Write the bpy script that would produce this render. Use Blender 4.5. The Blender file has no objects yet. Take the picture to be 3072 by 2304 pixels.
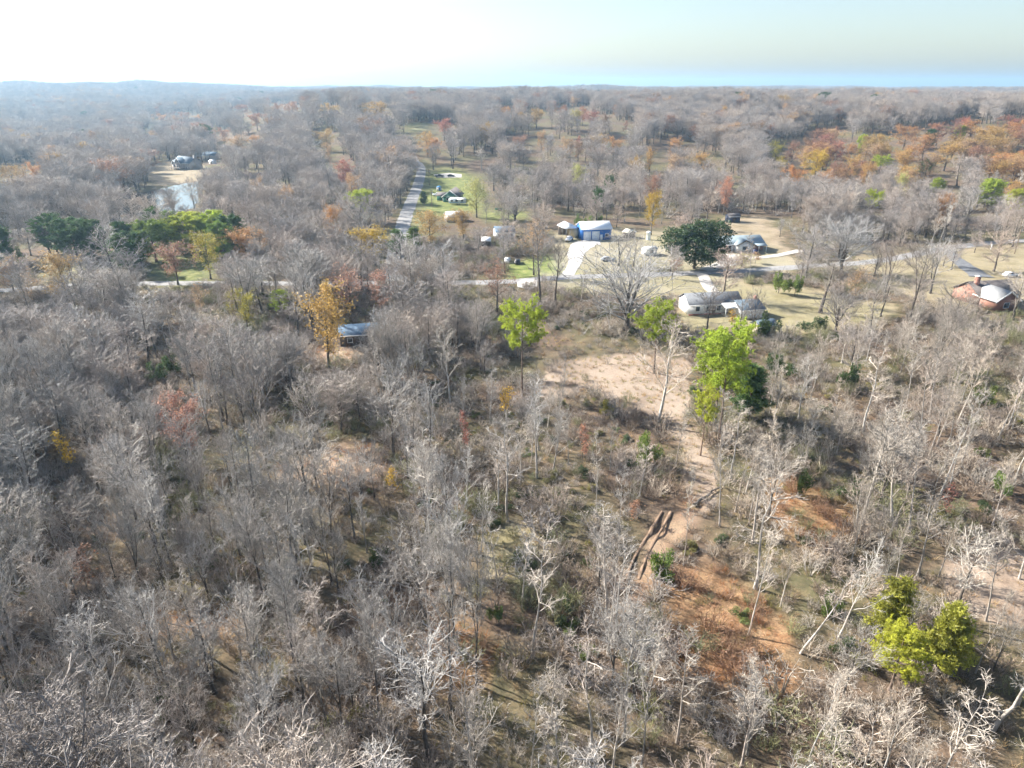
import bpy, math, random
import numpy as np
from mathutils import Vector, Matrix

# ------------------------------------------------------------------ scene, camera, sky, sun, exposure
SC = bpy.context.scene
COL = SC.collection
rng = np.random.default_rng(11)
random.seed(11)

CAM_H = 55.0
PITCH = math.radians(23.37)
FPX = 2076.0                       # focal length in pixels of the 3072 px wide photograph
cam_data = bpy.data.cameras.new('camera')
cam_data.sensor_fit = 'HORIZONTAL'
cam_data.sensor_width = 36.0
cam_data.lens = 36.0 * FPX / 3072.0
cam_data.clip_start = 0.5
cam_data.clip_end = 30000.0
cam = bpy.data.objects.new('camera', cam_data)
COL.objects.link(cam)
cam.location = (0, 0, CAM_H)
cam.rotation_euler = (math.pi / 2 - PITCH, 0, 0)
SC.camera = cam

SUN_EL = math.radians(33.0)
SUN_AZ = (-0.90, 0.44)             # towards the sun: left and a little beyond the scene
_n = math.hypot(*SUN_AZ)
SUN_DIR = Vector((SUN_AZ[0] / _n * math.cos(SUN_EL), SUN_AZ[1] / _n * math.cos(SUN_EL), math.sin(SUN_EL)))
world = bpy.data.worlds.new('World')
SC.world = world
world.use_nodes = True
_wt = world.node_tree
_bg = _wt.nodes['Background']
_sky = _wt.nodes.new('ShaderNodeTexSky')
_sky.sky_type = 'NISHITA'
_sky.sun_disc = False
_sky.sun_elevation = SUN_EL
_sky.sun_rotation = math.atan2(SUN_AZ[0], SUN_AZ[1])
_sky.air_density = 1.0
_sky.dust_density = 1.5
_sky.ozone_density = 1.2
_wt.links.new(_sky.outputs[0], _bg.inputs[0])
_bg.inputs[1].default_value = 0.068

sun_data = bpy.data.lights.new('sun', 'SUN')
sun_data.energy = 5.0
sun_data.angle = math.radians(0.53)
sun_data.color = (1.0, 0.945, 0.86)
sun = bpy.data.objects.new('sun', sun_data)
COL.objects.link(sun)
sun.rotation_euler = (-SUN_DIR).to_track_quat('-Z', 'Y').to_euler()

SC.view_settings.view_transform = 'Standard'
SC.view_settings.look = 'None'
SC.view_settings.exposure = 1.65
SC.view_settings.gamma = 1.0
SC.view_settings.use_curve_mapping = False
SC.render.engine = 'CYCLES'
SC.cycles.use_denoising = True
SC.cycles.denoiser = 'OPENIMAGEDENOISE'
SC.cycles.denoising_input_passes = 'RGB_ALBEDO_NORMAL'
SC.cycles.denoising_prefilter = 'ACCURATE'
SC.cycles.adaptive_threshold = 0.05
SC.cycles.max_bounces = 4
SC.cycles.diffuse_bounces = 2
SC.cycles.glossy_bounces = 2
SC.cycles.transmission_bounces = 4
SC.cycles.transparent_max_bounces = 8
SC.cycles.volume_bounces = 0
SC.cycles.sample_clamp_indirect = 4.0
SC.render.film_transparent = False

# ------------------------------------------------------------------ terrain height and photo geometry (used to lay the place out)
def sst(a, b, x):
    t = np.clip((x - a) / (b - a), 0, 1)
    return t * t * (3 - 2 * t)

def inpoly(px, py, poly):
    px = np.asarray(px, float); py = np.asarray(py, float)
    inside = np.zeros(px.shape, bool)
    n = len(poly); j = n - 1
    for i in range(n):
        xi, yi = poly[i]; xj, yj = poly[j]
        if yi != yj:
            c = ((yi > py) != (yj > py)) & (px < (xj - xi) * (py - yi) / (yj - yi) + xi)
            inside ^= c
        j = i
    return inside

def terr0(x, y):
    """rolling ground: level by the camera, a long rise ahead and to the right, a shallow valley on the left with a far ridge"""
    x = np.asarray(x, float); y = np.asarray(y, float)
    r = np.hypot(x, y)
    ang = x / np.maximum(np.abs(y), 1.0)
    right = sst(-0.50, -0.20, ang)
    z = 27.0 * sst(400, 850, r) * right * sst(-300, 300, y)
    z = z - 6.0 * sst(1000, 2200, r) * right
    z = z - 5.0 * sst(450, 900, r) * (1 - right) * sst(0, 300, y)
    z = z + 44.0 * sst(1300, 3200, r) * (1 - right)
    z = z + 4.5 * sst(420, 800, r) * (np.sin(x * 0.013 + 1.3) * np.cos(y * 0.011) + 0.6 * np.sin(x * 0.029 + y * 0.017))
    z = z + sst(900, 1800, r) * (5.0 * np.sin(x * 0.0031 + 0.4) * np.cos(y * 0.0023) + 3.0 * np.sin(x * 0.0079 + y * 0.002) + 1.6 * np.sin(x * 0.019 + 2.0))
    z = z + 0.35 * np.sin(x * 0.06 + 0.5) * np.cos(y * 0.05 + 1.0) * (1 - sst(110, 200, r))
    return z

POND = []          # filled below, world polygon
def terr(x, y):
    return terr0(x, y)

def ray(px, py):
    u = (px - 1536.0) / FPX; v = (py - 1152.0) / FPX
    c, s = math.cos(PITCH), math.sin(PITCH)
    d = np.array([u, c - v * s, -s - v * c])
    return d / np.linalg.norm(d)

def at(px, py, up=0.0):
    """ground point seen at a photo pixel (or the foot of a thing `up` metres tall whose top is seen there)"""
    d = ray(px, py)
    hd = math.hypot(d[0], d[1])
    t0 = 20.0
    step = 1.0
    t = t0
    while t < 6000:
        p = d * t
        if CAM_H + p[2] - up <= float(terr(p[0], p[1])):
            lo, hi = t - step, t
            for _ in range(25):
                m = (lo + hi) / 2; p = d * m
                if CAM_H + p[2] - up <= float(terr(p[0], p[1])): hi = m
                else: lo = m
            p = d * hi
            return np.array([p[0], p[1], float(terr(p[0], p[1]))])
        step = max(1.0, t * 0.01)
        t += step
    p = d * 3000.0 / max(hd, 1e-6)
    return np.array([p[0], p[1], float(terr(p[0], p[1]))])

def proj(x, y, z):
    c, s = math.cos(PITCH), math.sin(PITCH)
    x = np.asarray(x, float); y = np.asarray(y, float); dz = np.asarray(z, float) - CAM_H
    f = y * c - dz * s
    up = y * s + dz * c
    f = np.where(f < 0.1, 0.1, f)
    return 1536.0 + FPX * x / f, 1152.0 - FPX * up / f, f

def height_from_top(base, ytop):
    """height of a thing standing at base whose top is seen at photo row ytop"""
    lo, hi = 0.1, 60.0
    for _ in range(40):
        m = (lo + hi) / 2
        if proj(base[0], base[1], base[2] + m)[1] > ytop: lo = m
        else: hi = m
    return (lo + hi) / 2

def wpoly(pts):
    return [tuple(at(*p)[:2]) for p in pts]

# ------------------------------------------------------------------ mesh helpers
def make_mesh(name, V, T, mats, midx=None, smooth=False):
    me = bpy.data.meshes.new(name)
    V = np.ascontiguousarray(V, np.float32); T = np.ascontiguousarray(T, np.int32)
    k = T.shape[1]
    me.vertices.add(len(V)); me.vertices.foreach_set('co', V.ravel())
    me.loops.add(T.size); me.loops.foreach_set('vertex_index', T.ravel())
    me.polygons.add(len(T))
    me.polygons.foreach_set('loop_start', np.arange(0, T.size, k, dtype=np.int32))
    me.polygons.foreach_set('loop_total', np.full(len(T), k, np.int32))
    for m in mats: me.materials.append(m)
    if midx is not None: me.polygons.foreach_set('material_index', np.ascontiguousarray(midx, np.int32))
    if smooth: me.polygons.foreach_set('use_smooth', np.ones(len(T), bool))
    me.update(calc_edges=True)
    return me

class Acc:
    """collects triangles"""
    def __init__(s): s.V = []; s.T = []; s.M = []; s.n = 0
    def add(s, V, T, m=0):
        V = np.asarray(V, float).reshape(-1, 3); T = np.asarray(T, int).reshape(-1, 3)
        s.V.append(V); s.T.append(T + s.n); s.M.append(np.full(len(T), m, int)); s.n += len(V)
        return s
    def mesh(s, name, mats, smooth=False):
        return make_mesh(name, np.concatenate(s.V), np.concatenate(s.T), mats, np.concatenate(s.M), smooth)

def norm(a): return a / np.maximum(np.linalg.norm(a, axis=-1, keepdims=True), 1e-9)

def tubes(P, R, sides):
    """P (N,K,3) polylines, R (N,K) radii -> open tubes"""
    N, K, _ = P.shape
    t = norm(P[:, -1] - P[:, 0])
    ref = np.where(np.abs(t[:, 2:3]) < 0.85, np.array([[0, 0, 1.0]]), np.array([[1.0, 0, 0]]))
    n1 = norm(np.cross(t, ref)); n2 = np.cross(t, n1)
    a = np.arange(sides) * 2 * np.pi / sides
    ring = np.cos(a)[None, :, None] * n1[:, None, :] + np.sin(a)[None, :, None] * n2[:, None, :]
    V = P[:, :, None, :] + R[:, :, None, None] * ring[:, None, :, :]
    base = (np.arange(N) * K * sides)[:, None, None]
    k = np.arange(K - 1)[None, :, None] * sides
    i = np.arange(sides)[None, None, :]; j = (i + 1) % sides
    A = base + k + i; B = base + k + j; C = base + k + sides + i; D = base + k + sides + j
    T = np.concatenate([np.stack([A, B, D], -1).reshape(-1, 3), np.stack([A, D, C], -1).reshape(-1, 3)])
    return V.reshape(-1, 3), T

def spikes(A, B, w, rg):
    """thin long triangles from A to B, width w at the foot"""
    N = len(A)
    d = norm(B - A)
    p = norm(np.cross(d, rg.normal(size=(N, 3)))) * (np.asarray(w).reshape(-1, 1) if np.ndim(w) else w) * 0.5
    V = np.stack([A - p, A + p, B], 1).reshape(-1, 3)
    return V, np.arange(3 * N).reshape(-1, 3)

def quads(C, size, rg, flat=0.0, aspect=0.7):
    """leaf-sized quads at C with random facing"""
    N = len(C)
    n = rg.normal(size=(N, 3)); n[:, 2] += flat * np.sign(n[:, 2] + 1e-6)
    n = norm(n)
    a = norm(np.cross(n, rg.normal(size=(N, 3)))); b = np.cross(n, a)
    s = (np.asarray(size).reshape(-1, 1) if np.ndim(size) else size) * 0.5
    V = np.stack([C - a * s, C + b * s * aspect, C + a * s, C - b * s * aspect], 1).reshape(-1, 3)
    q = np.arange(4 * N).reshape(-1, 4)
    return V, np.concatenate([q[:, [0, 1, 2]], q[:, [0, 2, 3]]])

def grow(P, R, per, t0, t1, ang, length, K, up, jit, rg, rfac=0.6, tip=0.3, lenvar=0.3, tbias=1.0):
    """children of a set of polylines"""
    N, KP, _ = P.shape
    idx = np.repeat(np.arange(N), per); M = len(idx)
    strat = (np.tile(np.arange(per), N) + rg.random(M)) / per
    t = t0 + (t1 - t0) * strat ** tbias
    f = t * (KP - 1); i0 = np.minimum(f.astype(int), KP - 2); fr = (f - i0)[:, None]
    p0 = P[idx, i0] * (1 - fr) + P[idx, i0 + 1] * fr
    T = norm(P[idx, i0 + 1] - P[idx, i0])
    r0 = R[idx, i0] * (1 - fr[:, 0]) + R[idx, i0 + 1] * fr[:, 0]
    az = np.tile(np.arange(per), N) * 2.399 + np.repeat(rg.random(N) * 6.28, per) + rg.normal(size=M) * 0.5
    ref = np.where(np.abs(T[:, 2:3]) < 0.9, np.array([[0, 0, 1.0]]), np.array([[1.0, 0, 0]]))
    n1 = norm(np.cross(T, ref)); n2 = np.cross(T, n1)
    perp = np.cos(az)[:, None] * n1 + np.sin(az)[:, None] * n2
    a = np.radians(rg.uniform(ang[0], ang[1], M))[:, None]
    d = np.cos(a) * T + np.sin(a) * perp
    L = (length(t, idx) if callable(length) else np.full(M, length)) * rg.uniform(1 - lenvar, 1 + lenvar, M)
    pts = [p0]; p = p0
    for k in range(K - 1):
        d = norm(d + np.array([0, 0, up]) + rg.normal(size=(M, 3)) * jit)
        p = p + d * (L / (K - 1))[:, None]
        pts.append(p)
    PP = np.stack(pts, 1)
    rr = np.minimum(r0 * rfac, r0)
    RR = rr[:, None] * np.linspace(1, tip, K)[None, :]
    return PP, RR

def link(o, parent=None):
    COL.objects.link(o)
    if parent is not None: o.parent = parent
    return o

def tag(o, label=None, cat=None, group=None, kind=None):
    if label: o['label'] = label
    if cat: o['category'] = cat
    if group: o['group'] = group
    if kind: o['kind'] = kind
    return o

def mobj(name, me, parent=None, loc=None, color=None):
    o = bpy.data.objects.new(name, me)
    if loc is not None: o.location = loc
    if color is not None: o.color = (*color, 1)
    return link(o, parent)

def empty(name, loc, rz=0.0):
    o = bpy.data.objects.new(name, None)
    o.empty_display_size = 0.5
    o.location = loc; o.rotation_euler = (0, 0, rz)
    return link(o)

# ------------------------------------------------------------------ materials
MATS = {}
def new_mat(name):
    m = bpy.data.materials.new(name); m.use_nodes = True
    MATS[name] = m
    nt = m.node_tree
    return m, nt, nt.nodes['Principled BSDF'], nt.nodes['Material Output']

def N_(nt, typ, **kw):
    n = nt.nodes.new(typ)
    for k, v in kw.items(): setattr(n, k, v)
    return n

def mixrgb(nt, fac, a, b, blend='MIX'):
    n = nt.nodes.new('ShaderNodeMix'); n.data_type = 'RGBA'; n.blend_type = blend
    for s, v in ((n.inputs[0], fac), (n.inputs[6], a), (n.inputs[7], b)):
        if hasattr(v, 'is_linked') or isinstance(v, bpy.types.NodeSocket): nt.links.new(v, s)
        elif isinstance(v, (int, float)): s.default_value = v
        else: s.default_value = (*v, 1)
    return n.outputs[2]

def noise(nt, scale, detail=3, vec=None, rough=0.55):
    n = nt.nodes.new('ShaderNodeTexNoise')
    n.inputs['Scale'].default_value = scale; n.inputs['Detail'].default_value = detail; n.inputs['Roughness'].default_value = rough
    if vec is not None: nt.links.new(vec, n.inputs['Vector'])
    return n.outputs[0]

def ramp(nt, fac, stops):
    n = nt.nodes.new('ShaderNodeValToRGB')
    e = n.color_ramp.elements
    while len(e) < len(stops): e.new(0.5)
    for el, (p, c) in zip(e, stops):
        el.position = p; el.color = (*c, 1) if len(c) == 3 else c
    nt.links.new(fac, n.inputs[0])
    return n.outputs[0]

def math_(nt, op, a, b=None):
    n = nt.nodes.new('ShaderNodeMath'); n.operation = op
    for s, v in zip(n.inputs, (a, b)):
        if v is None: continue
        if isinstance(v, bpy.types.NodeSocket): nt.links.new(v, s)
        else: s.default_value = v
    return n.outputs[0]

def bark_mat(name, dark, light, rough=0.85, spec=0.25, grain=True):
    """bark: tint from the object's own colour, varied between individuals and along the wood"""
    m, nt, b, out = new_mat(name)
    oi = N_(nt, 'ShaderNodeObjectInfo')
    geo = N_(nt, 'ShaderNodeNewGeometry')
    if grain:
        nz = noise(nt, 1.7, 2, geo.outputs['Position'])
        c = mixrgb(nt, ramp(nt, nz, [(0.3, (0, 0, 0)), (0.7, (1, 1, 1))]), dark, light)
    else:                                   # twigs: too thin to show grain, each shoot a shade of its own
        c = mixrgb(nt, geo.outputs['Random Per Island'], dark, light)
    v = ramp(nt, oi.outputs['Random'], [(0.0, (0.72, 0.70, 0.69)), (0.35, (1.0, 0.97, 0.93)), (0.6, (0.93, 0.95, 0.98)), (0.8, (1.15, 1.08, 1.0)), (1.0, (0.9, 0.82, 0.78))])
    c = mixrgb(nt, 1.0, c, v, 'MULTIPLY')
    c = mixrgb(nt, 1.0, c, oi.outputs['Color'], 'MULTIPLY')
    nt.links.new(c, b.inputs['Base Color'])
    b.inputs['Roughness'].default_value = rough
    b.inputs['Specular IOR Level'].default_value = spec
    return m

def leaf_mat(name, trans=0.35, tint=None, rough=0.55):
    """foliage: colour from the object, varied between leaves; light comes through the blades"""
    m, nt, b, out = new_mat(name)
    oi = N_(nt, 'ShaderNodeObjectInfo'); geo = N_(nt, 'ShaderNodeNewGeometry')
    nz = noise(nt, 0.9, 2, geo.outputs['Position'], 0.7)
    v = ramp(nt, nz, [(0.28, (0.55, 0.5, 0.5)), (0.5, (1, 1, 1)), (0.72, (1.4, 1.35, 1.1))])
    base = oi.outputs['Color'] if tint is None else tint
    c = mixrgb(nt, 1.0, base, v, 'MULTIPLY')
    r = ramp(nt, oi.outputs['Random'], [(0.0, (0.85, 0.82, 0.85)), (0.5, (1, 1, 1)), (1.0, (1.12, 1.0, 0.9))])
    c = mixrgb(nt, 1.0, c, r, 'MULTIPLY')
    nt.links.new(c, b.inputs['Base Color'])
    b.inputs['Roughness'].default_value = rough
    b.inputs['Specular IOR Level'].default_value = 0.3
    tr = N_(nt, 'ShaderNodeBsdfTranslucent')
    nt.links.new(c, tr.inputs['Color'])
    mx = N_(nt, 'ShaderNodeMixShader'); mx.inputs[0].default_value = trans
    nt.links.new(b.outputs[0], mx.inputs[1]); nt.links.new(tr.outputs[0], mx.inputs[2])
    nt.links.new(mx.outputs[0], out.inputs['Surface'])
    return m

def plain_mat(name, col, rough=0.6, metal=0.0, var=0.12, scale=1.5, spec=0.4, col2=None, bump=0.0):
    m, nt, b, out = new_mat(name)
    tc = N_(nt, 'ShaderNodeTexCoord')
    nz = noise(nt, scale, 5, tc.outputs['Object'], 0.65)
    lo = tuple(max(0, c * (1 - var)) for c in col) if col2 is None else col2
    hi = tuple(min(1, c * (1 + var)) for c in col)
    c = mixrgb(nt, ramp(nt, nz, [(0.32, (0, 0, 0)), (0.68, (1, 1, 1))]), lo, hi)
    nt.links.new(c, b.inputs['Base Color'])
    b.inputs['Roughness'].default_value = rough; b.inputs['Metallic'].default_value = metal
    b.inputs['Specular IOR Level'].default_value = spec
    if bump:
        bp = N_(nt, 'ShaderNodeBump'); bp.inputs['Strength'].default_value = bump
        nz2 = noise(nt, scale * 6, 3, tc.outputs['Object'])
        nt.links.new(nz2, bp.inputs['Height']); nt.links.new(bp.outputs[0], b.inputs['Normal'])
    return m

bark_mat('bark_grey', (0.06, 0.053, 0.047), (0.16, 0.143, 0.127))
bark_mat('twig_grey', (0.20, 0.187, 0.172), (0.56, 0.535, 0.50), 0.6, 0.5, False)
bark_mat('bark_pale', (0.28, 0.26, 0.235), (0.60, 0.57, 0.53), 0.7, 0.35)
bark_mat('twig_pale', (0.22, 0.205, 0.185), (0.58, 0.55, 0.51), 0.6, 0.5, False)
bark_mat('bark_pine', (0.09, 0.065, 0.05), (0.24, 0.18, 0.145))
leaf_mat('leaf', 0.4)
leaf_mat('needle', 0.42, None, 0.5)
leaf_mat('glossy_leaf', 0.12, None, 0.5)
leaf_mat('grass_blade', 0.3)
# ------------------------------------------------------------------ zones of the ground (world polygons)
Z = {}
Z['clearing'] = wpoly([(1690, 1085), (1770, 1068), (1900, 1062), (2050, 1078), (2105, 1130), (2070, 1200), (2075, 1260), (2120, 1340), (2140, 1430), (2130, 1520), (2085, 1560), (2055, 1480),
                       (2060, 1380), (2010, 1280), (1900, 1210), (1780, 1180), (1680, 1185), (1600, 1195), (1640, 1130)])
Z['shade_patch'] = wpoly([(1590, 1010), (1680, 985), (1800, 1000), (1900, 1030), (2050, 1045), (2060, 1080), (1900, 1062), (1690, 1082), (1640, 1120), (1580, 1190), (1560, 1120)])
Z['trail'] = wpoly([(2085, 1500), (2062, 1590), (2000, 1640), (1965, 1720), (1935, 1790), (1925, 1850), (1870, 1850), (1868, 1790), (1895, 1720), (1930, 1640), (1975, 1570), (2010, 1490)])
Z['glade_left'] = wpoly([(815, 1400), (900, 1385), (1010, 1330), (1120, 1340), (1140, 1400), (1100, 1450), (950, 1455), (830, 1440)])
Z['glade_low'] = wpoly([(480, 1830), (720, 1820), (740, 1870), (560, 1920), (400, 1900)])
Z['glade_hut'] = wpoly([(930, 1040), (1065, 1040), (1065, 1085), (960, 1100)])
Z['brush_red'] = wpoly([(2010, 1740), (2150, 1700), (2300, 1780), (2400, 1900), (2380, 2060), (2060, 2060), (2000, 1900)])
Z['brush_red2'] = wpoly([(2290, 1450), (2420, 1460), (2560, 1510), (2540, 1600), (2420, 1640), (2320, 1540)])
Z['brush_red3'] = wpoly([(1250, 1900), (1420, 1870), (1520, 1930), (1480, 2040), (1300, 2040)])
Z['grass_right'] = wpoly([(2840, 1690), (3072, 1660), (3250, 1680), (3250, 1850), (3000, 1860), (2850, 1800)])
Z['grass_right2'] = wpoly([(2930, 1080), (3072, 1060), (3250, 1080), (3250, 1250), (3030, 1250), (2960, 1180)])
Z['grass_mid'] = wpoly([(1400, 1600), (1560, 1560), (1700, 1660), (1640, 1760), (1460, 1740)])
Z['yard_white'] = wpoly([(2010, 880), (2200, 850), (2420, 860), (2560, 900), (2700, 900), (2720, 950), (2540, 985), (2420, 1000), (2290, 1010), (2060, 1000)])
Z['yard_mid'] = wpoly([(1660, 700), (1850, 690), (2000, 695), (2150, 745), (2320, 745), (2420, 790), (2300, 830), (2100, 870), (1880, 890), (1650, 870)])
Z['yard_ranch'] = wpoly([(2140, 655), (2320, 650), (2330, 720), (2400, 760), (2320, 800), (2150, 790)])
Z['yard_right'] = wpoly([(2560, 760), (2860, 745), (3072, 730), (3350, 730), (3350, 920), (3072, 930), (2900, 930), (2740, 910), (2600, 830)])
Z['yard_green'] = wpoly([(1265, 600), (1290, 510), (1390, 505), (1450, 560), (1440, 630), (1390, 640), (1260, 650)])
Z['yard_green2'] = wpoly([(1530, 770), (1690, 770), (1700, 835), (1530, 840)])
Z['yard_small'] = wpoly([(1455, 625), (1570, 625), (1580, 660), (1460, 665)])
Z['yard_left'] = wpoly([(90, 770), (250, 760), (260, 850), (120, 860)])
Z['yard_left2'] = wpoly([(440, 770), (640, 760), (660, 850), (430, 860)])
Z['lawn_pond'] = wpoly([(440, 497), (520, 482), (590, 495), (660, 520), (640, 545), (560, 548), (450, 562)])
Z['lawn_pond2'] = wpoly([(590, 560), (700, 545), (710, 556), (620, 580)])
Z['field_far'] = wpoly([(1207, 372), (1275, 366), (1300, 380), (1270, 397), (1212, 396)])
Z['field_far2'] = wpoly([(2250, 322), (2310, 320), (2310, 330), (2255, 331)])
Z['verge_north'] = wpoly([(1190, 700), (1215, 620), (1235, 560), (1240, 500), (1275, 490), (1285, 520), (1275, 600), (1262, 700)])
Z['pond'] = wpoly([(335, 628), (372, 596), (480, 566), (560, 548), (605, 543), (612, 560), (592, 580), (585, 620), (500, 640), (400, 645)])

NO_TREES = ['clearing', 'shade_patch', 'trail', 'glade_left', 'glade_low', 'glade_hut', 'yard_white', 'yard_mid', 'yard_ranch', 'yard_right', 'yard_green', 'yard_green2', 'yard_small',
            'yard_left', 'yard_left2', 'lawn_pond', 'lawn_pond2', 'field_far', 'field_far2', 'verge_north', 'pond']
TAN = ['clearing', 'grass_right', 'grass_right2', 'yard_right', 'yard_white', 'yard_ranch', 'lawn_pond', 'lawn_pond2', 'yard_mid', 'grass_mid', 'field_far2']
GREEN = {'yard_green': 0.8, 'yard_green2': 1.0, 'yard_small': 0.7, 'yard_left': 0.4, 'yard_left2': 0.7, 'yard_white': 0.4, 'yard_mid': 0.45, 'field_far': 0.5, 'verge_north': 0.5,
         'lawn_pond': 0.2, 'yard_ranch': 0.2, 'grass_right2': 0.4, 'grass_mid': 0.35, 'yard_right': 0.3}
RED = ['brush_red', 'brush_red2', 'brush_red3', 'glade_low', 'trail', 'glade_left', 'glade_hut']
GRAVEL = {'yard_mid': 0.45, 'trail': 0.5, 'clearing': 0.2, 'glade_left': 0.5, 'glade_hut': 0.5}

def in_zone(x, y, names):
    m = np.zeros(np.shape(x), bool)
    for n in names: m |= inpoly(x, y, Z[n])
    return m

_pc = np.mean(np.array(Z['pond']), 0)
def terr(x, y):
    z = terr0(x, y)
    pxy = np.array(Z['pond'])
    x = np.asarray(x, float); y = np.asarray(y, float)
    # flatten round the pond and dig its bed
    d = np.hypot((x - _pc[0]) / 115.0, (y - _pc[1]) / 85.0)
    z = z + (POND_Z - z) * (1 - sst(0.7, 1.3, d))
    return z - 0.9 * inpoly(x, y, Z['pond'])
POND_Z = float(terr0(_pc[0], _pc[1]))

def jit_noise(x, y, s, k):
    return (np.sin(x / s * 1.7 + k) * np.cos(y / s * 1.3 + 2 * k) + 0.6 * np.sin(x / s * 3.1 + y / s * 2.3 + k) + 0.4 * np.cos(x / s * 5.3 - y / s * 4.1 + 3 * k))

# ground sheet: fine where the view is, coarse behind
th = np.radians(np.concatenate([np.arange(-46, 46.01, 0.3), np.arange(49, 311, 6.0)]))
rr = [1.5]
while rr[-1] < 9000: rr.append(rr[-1] * 1.013 + 0.12)
rr = np.array(rr)
TH, RR = np.meshgrid(th, rr)
GX = RR * np.sin(TH); GY = RR * np.cos(TH)
GZ = terr(GX, GY)
nt_, nr_ = len(th), len(rr)
vx, vy = GX.ravel(), GY.ravel()
zone = np.zeros((len(vx), 4), np.float32)
wob = 2.2 * np.clip(np.hypot(vx, vy) / 150, 0.5, 2)
wx = vx + wob * jit_noise(vx, vy, 9.0, 0.3); wy = vy + wob * jit_noise(vx, vy, 8.0, 1.9)
for n in TAN: zone[inpoly(wx, wy, Z[n]), 0] = 1
for n, v in GREEN.items():
    k = inpoly(wx, wy, Z[n]); zone[k, 1] = np.maximum(zone[k, 1], v); zone[k, 0] = np.maximum(zone[k, 0], 1 - v)
for n in RED: zone[inpoly(wx, wy, Z[n]), 3] = 1
for n, v in GRAVEL.items():
    k = inpoly(wx, wy, Z[n]); zone[k, 2] = np.maximum(zone[k, 2], v)
smooth_keep = zone.reshape(nr_, nt_, 4)
for _ in range(2):                       # soften zone edges over neighbouring vertices
    a = smooth_keep
    a = (a + np.roll(a, 1, 1) + np.roll(a, -1, 1)) / 3
    b_ = a.copy(); b_[1:-1] = (a[:-2] + a[1:-1] + a[2:]) / 3
    smooth_keep = b_
zone = smooth_keep.reshape(-1, 4)
open_lawn = np.clip(zone[:, 0] + zone[:, 1], 0, 1)
near = 1 - sst(150, 300, np.hypot(vx, vy))
GZf = GZ.ravel() + (0.10 * jit_noise(vx, vy, 2.3, 0.7) + 0.18 * jit_noise(vx, vy, 6.0, 2.2)) * near * (1 - 0.75 * open_lawn)
i = np.arange(nr_ - 1)[:, None] * nt_; j = np.arange(nt_)[None, :]; j2 = (j + 1) % nt_
A = (i + j).ravel(); B = (i + j2).ravel(); Cc = (i + nt_ + j2).ravel(); D = (i + nt_ + j).ravel()
quad = np.stack([A, D, Cc, B], 1)
gverts = np.stack([vx, vy, GZf], 1)
# close the hole under the camera
c0 = len(gverts)
gverts = np.concatenate([gverts, [[0, 0, float(terr(0., 0.))]]])
zone = np.concatenate([zone, [[0, 0, 0, 0]]]).astype(np.float32)
tri_c = np.stack([np.full(nt_, c0), np.arange(nt_), (np.arange(nt_) + 1) % nt_], 1)
T1 = np.concatenate([quad[:, [0, 1, 2]], quad[:, [0, 2, 3]], tri_c[:, [0, 2, 1]]])

m, nt, b, out = new_mat('ground')
geo = N_(nt, 'ShaderNodeNewGeometry'); P_ = geo.outputs['Position']
att = N_(nt, 'ShaderNodeAttribute'); att.attribute_name = 'zones'
sep = N_(nt, 'ShaderNodeSeparateColor'); nt.links.new(att.outputs['Color'], sep.inputs[0])
big = noise(nt, 0.035, 4, P_); mid = noise(nt, 0.35, 5, P_, 0.65); fine = noise(nt, 3.5, 5, P_, 0.75); vfine = noise(nt, 13.0, 3, P_, 0.8)
litter = ramp(nt, mid, [(0.25, (0.055, 0.045, 0.036)), (0.45, (0.11, 0.085, 0.064)), (0.6, (0.165, 0.118, 0.084)), (0.75, (0.095, 0.075, 0.058))])
litter2 = ramp(nt, fine, [(0.3, (0.50, 0.47, 0.45)), (0.5, (1, 1, 1)), (0.7, (1.55, 1.42, 1.3))])
c = mixrgb(nt, 1.0, litter, litter2, 'MULTIPLY')
moss = ramp(nt, big, [(0.42, (0, 0, 0)), (0.62, (0.5, 0.5, 0.5))])
c = mixrgb(nt, moss, c, (0.115, 0.125, 0.05))
red = mixrgb(nt, ramp(nt, mid, [(0.35, (0, 0, 0)), (0.65, (1, 1, 1))]), (0.24, 0.125, 0.065), (0.33, 0.225, 0.13))
c = mixrgb(nt, math_(nt, 'MULTIPLY', att.outputs['Alpha'], 0.85), c, mixrgb(nt, 1.0, red, litter2, 'MULTIPLY'))
mid2 = noise(nt, 0.11, 6, P_, 0.7)
tan = ramp(nt, mid2, [(0.28, (0.17, 0.125, 0.095)), (0.42, (0.26, 0.195, 0.145)), (0.55, (0.34, 0.27, 0.21)), (0.72, (0.25, 0.175, 0.13))])
tanf = ramp(nt, fine, [(0.3, (0.68, 0.66, 0.62)), (0.5, (1, 1, 1)), (0.72, (1.25, 1.22, 1.18))])
tan = mixrgb(nt, 1.0, tan, tanf, 'MULTIPLY')
tedge = math_(nt, 'ADD', sep.outputs[0], math_(nt, 'MULTIPLY', math_(nt, 'SUBTRACT', mid, 0.5), 0.9))
c = mixrgb(nt, ramp(nt, tedge, [(0.3, (0, 0, 0)), (0.7, (1, 1, 1))]), c, tan)
grn = ramp(nt, mid, [(0.3, (0.09, 0.13, 0.035)), (0.5, (0.17, 0.21, 0.06)), (0.7, (0.30, 0.29, 0.12))])
grn = mixrgb(nt, 1.0, grn, tanf, 'MULTIPLY')
gedge = math_(nt, 'MULTIPLY', sep.outputs[1], math_(nt, 'ADD', 0.45, mid))
c = mixrgb(nt, gedge, c, grn)
gv = ramp(nt, vfine, [(0.3, (0.30, 0.26, 0.22)), (0.7, (0.50, 0.46, 0.41))])
vedge = math_(nt, 'MULTIPLY', sep.outputs[2], ramp(nt, big, [(0.38, (0.2, 0.2, 0.2)), (0.6, (1, 1, 1))]))
c = mixrgb(nt, vedge, c, gv)
nt.links.new(c, b.inputs['Base Color'])
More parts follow.
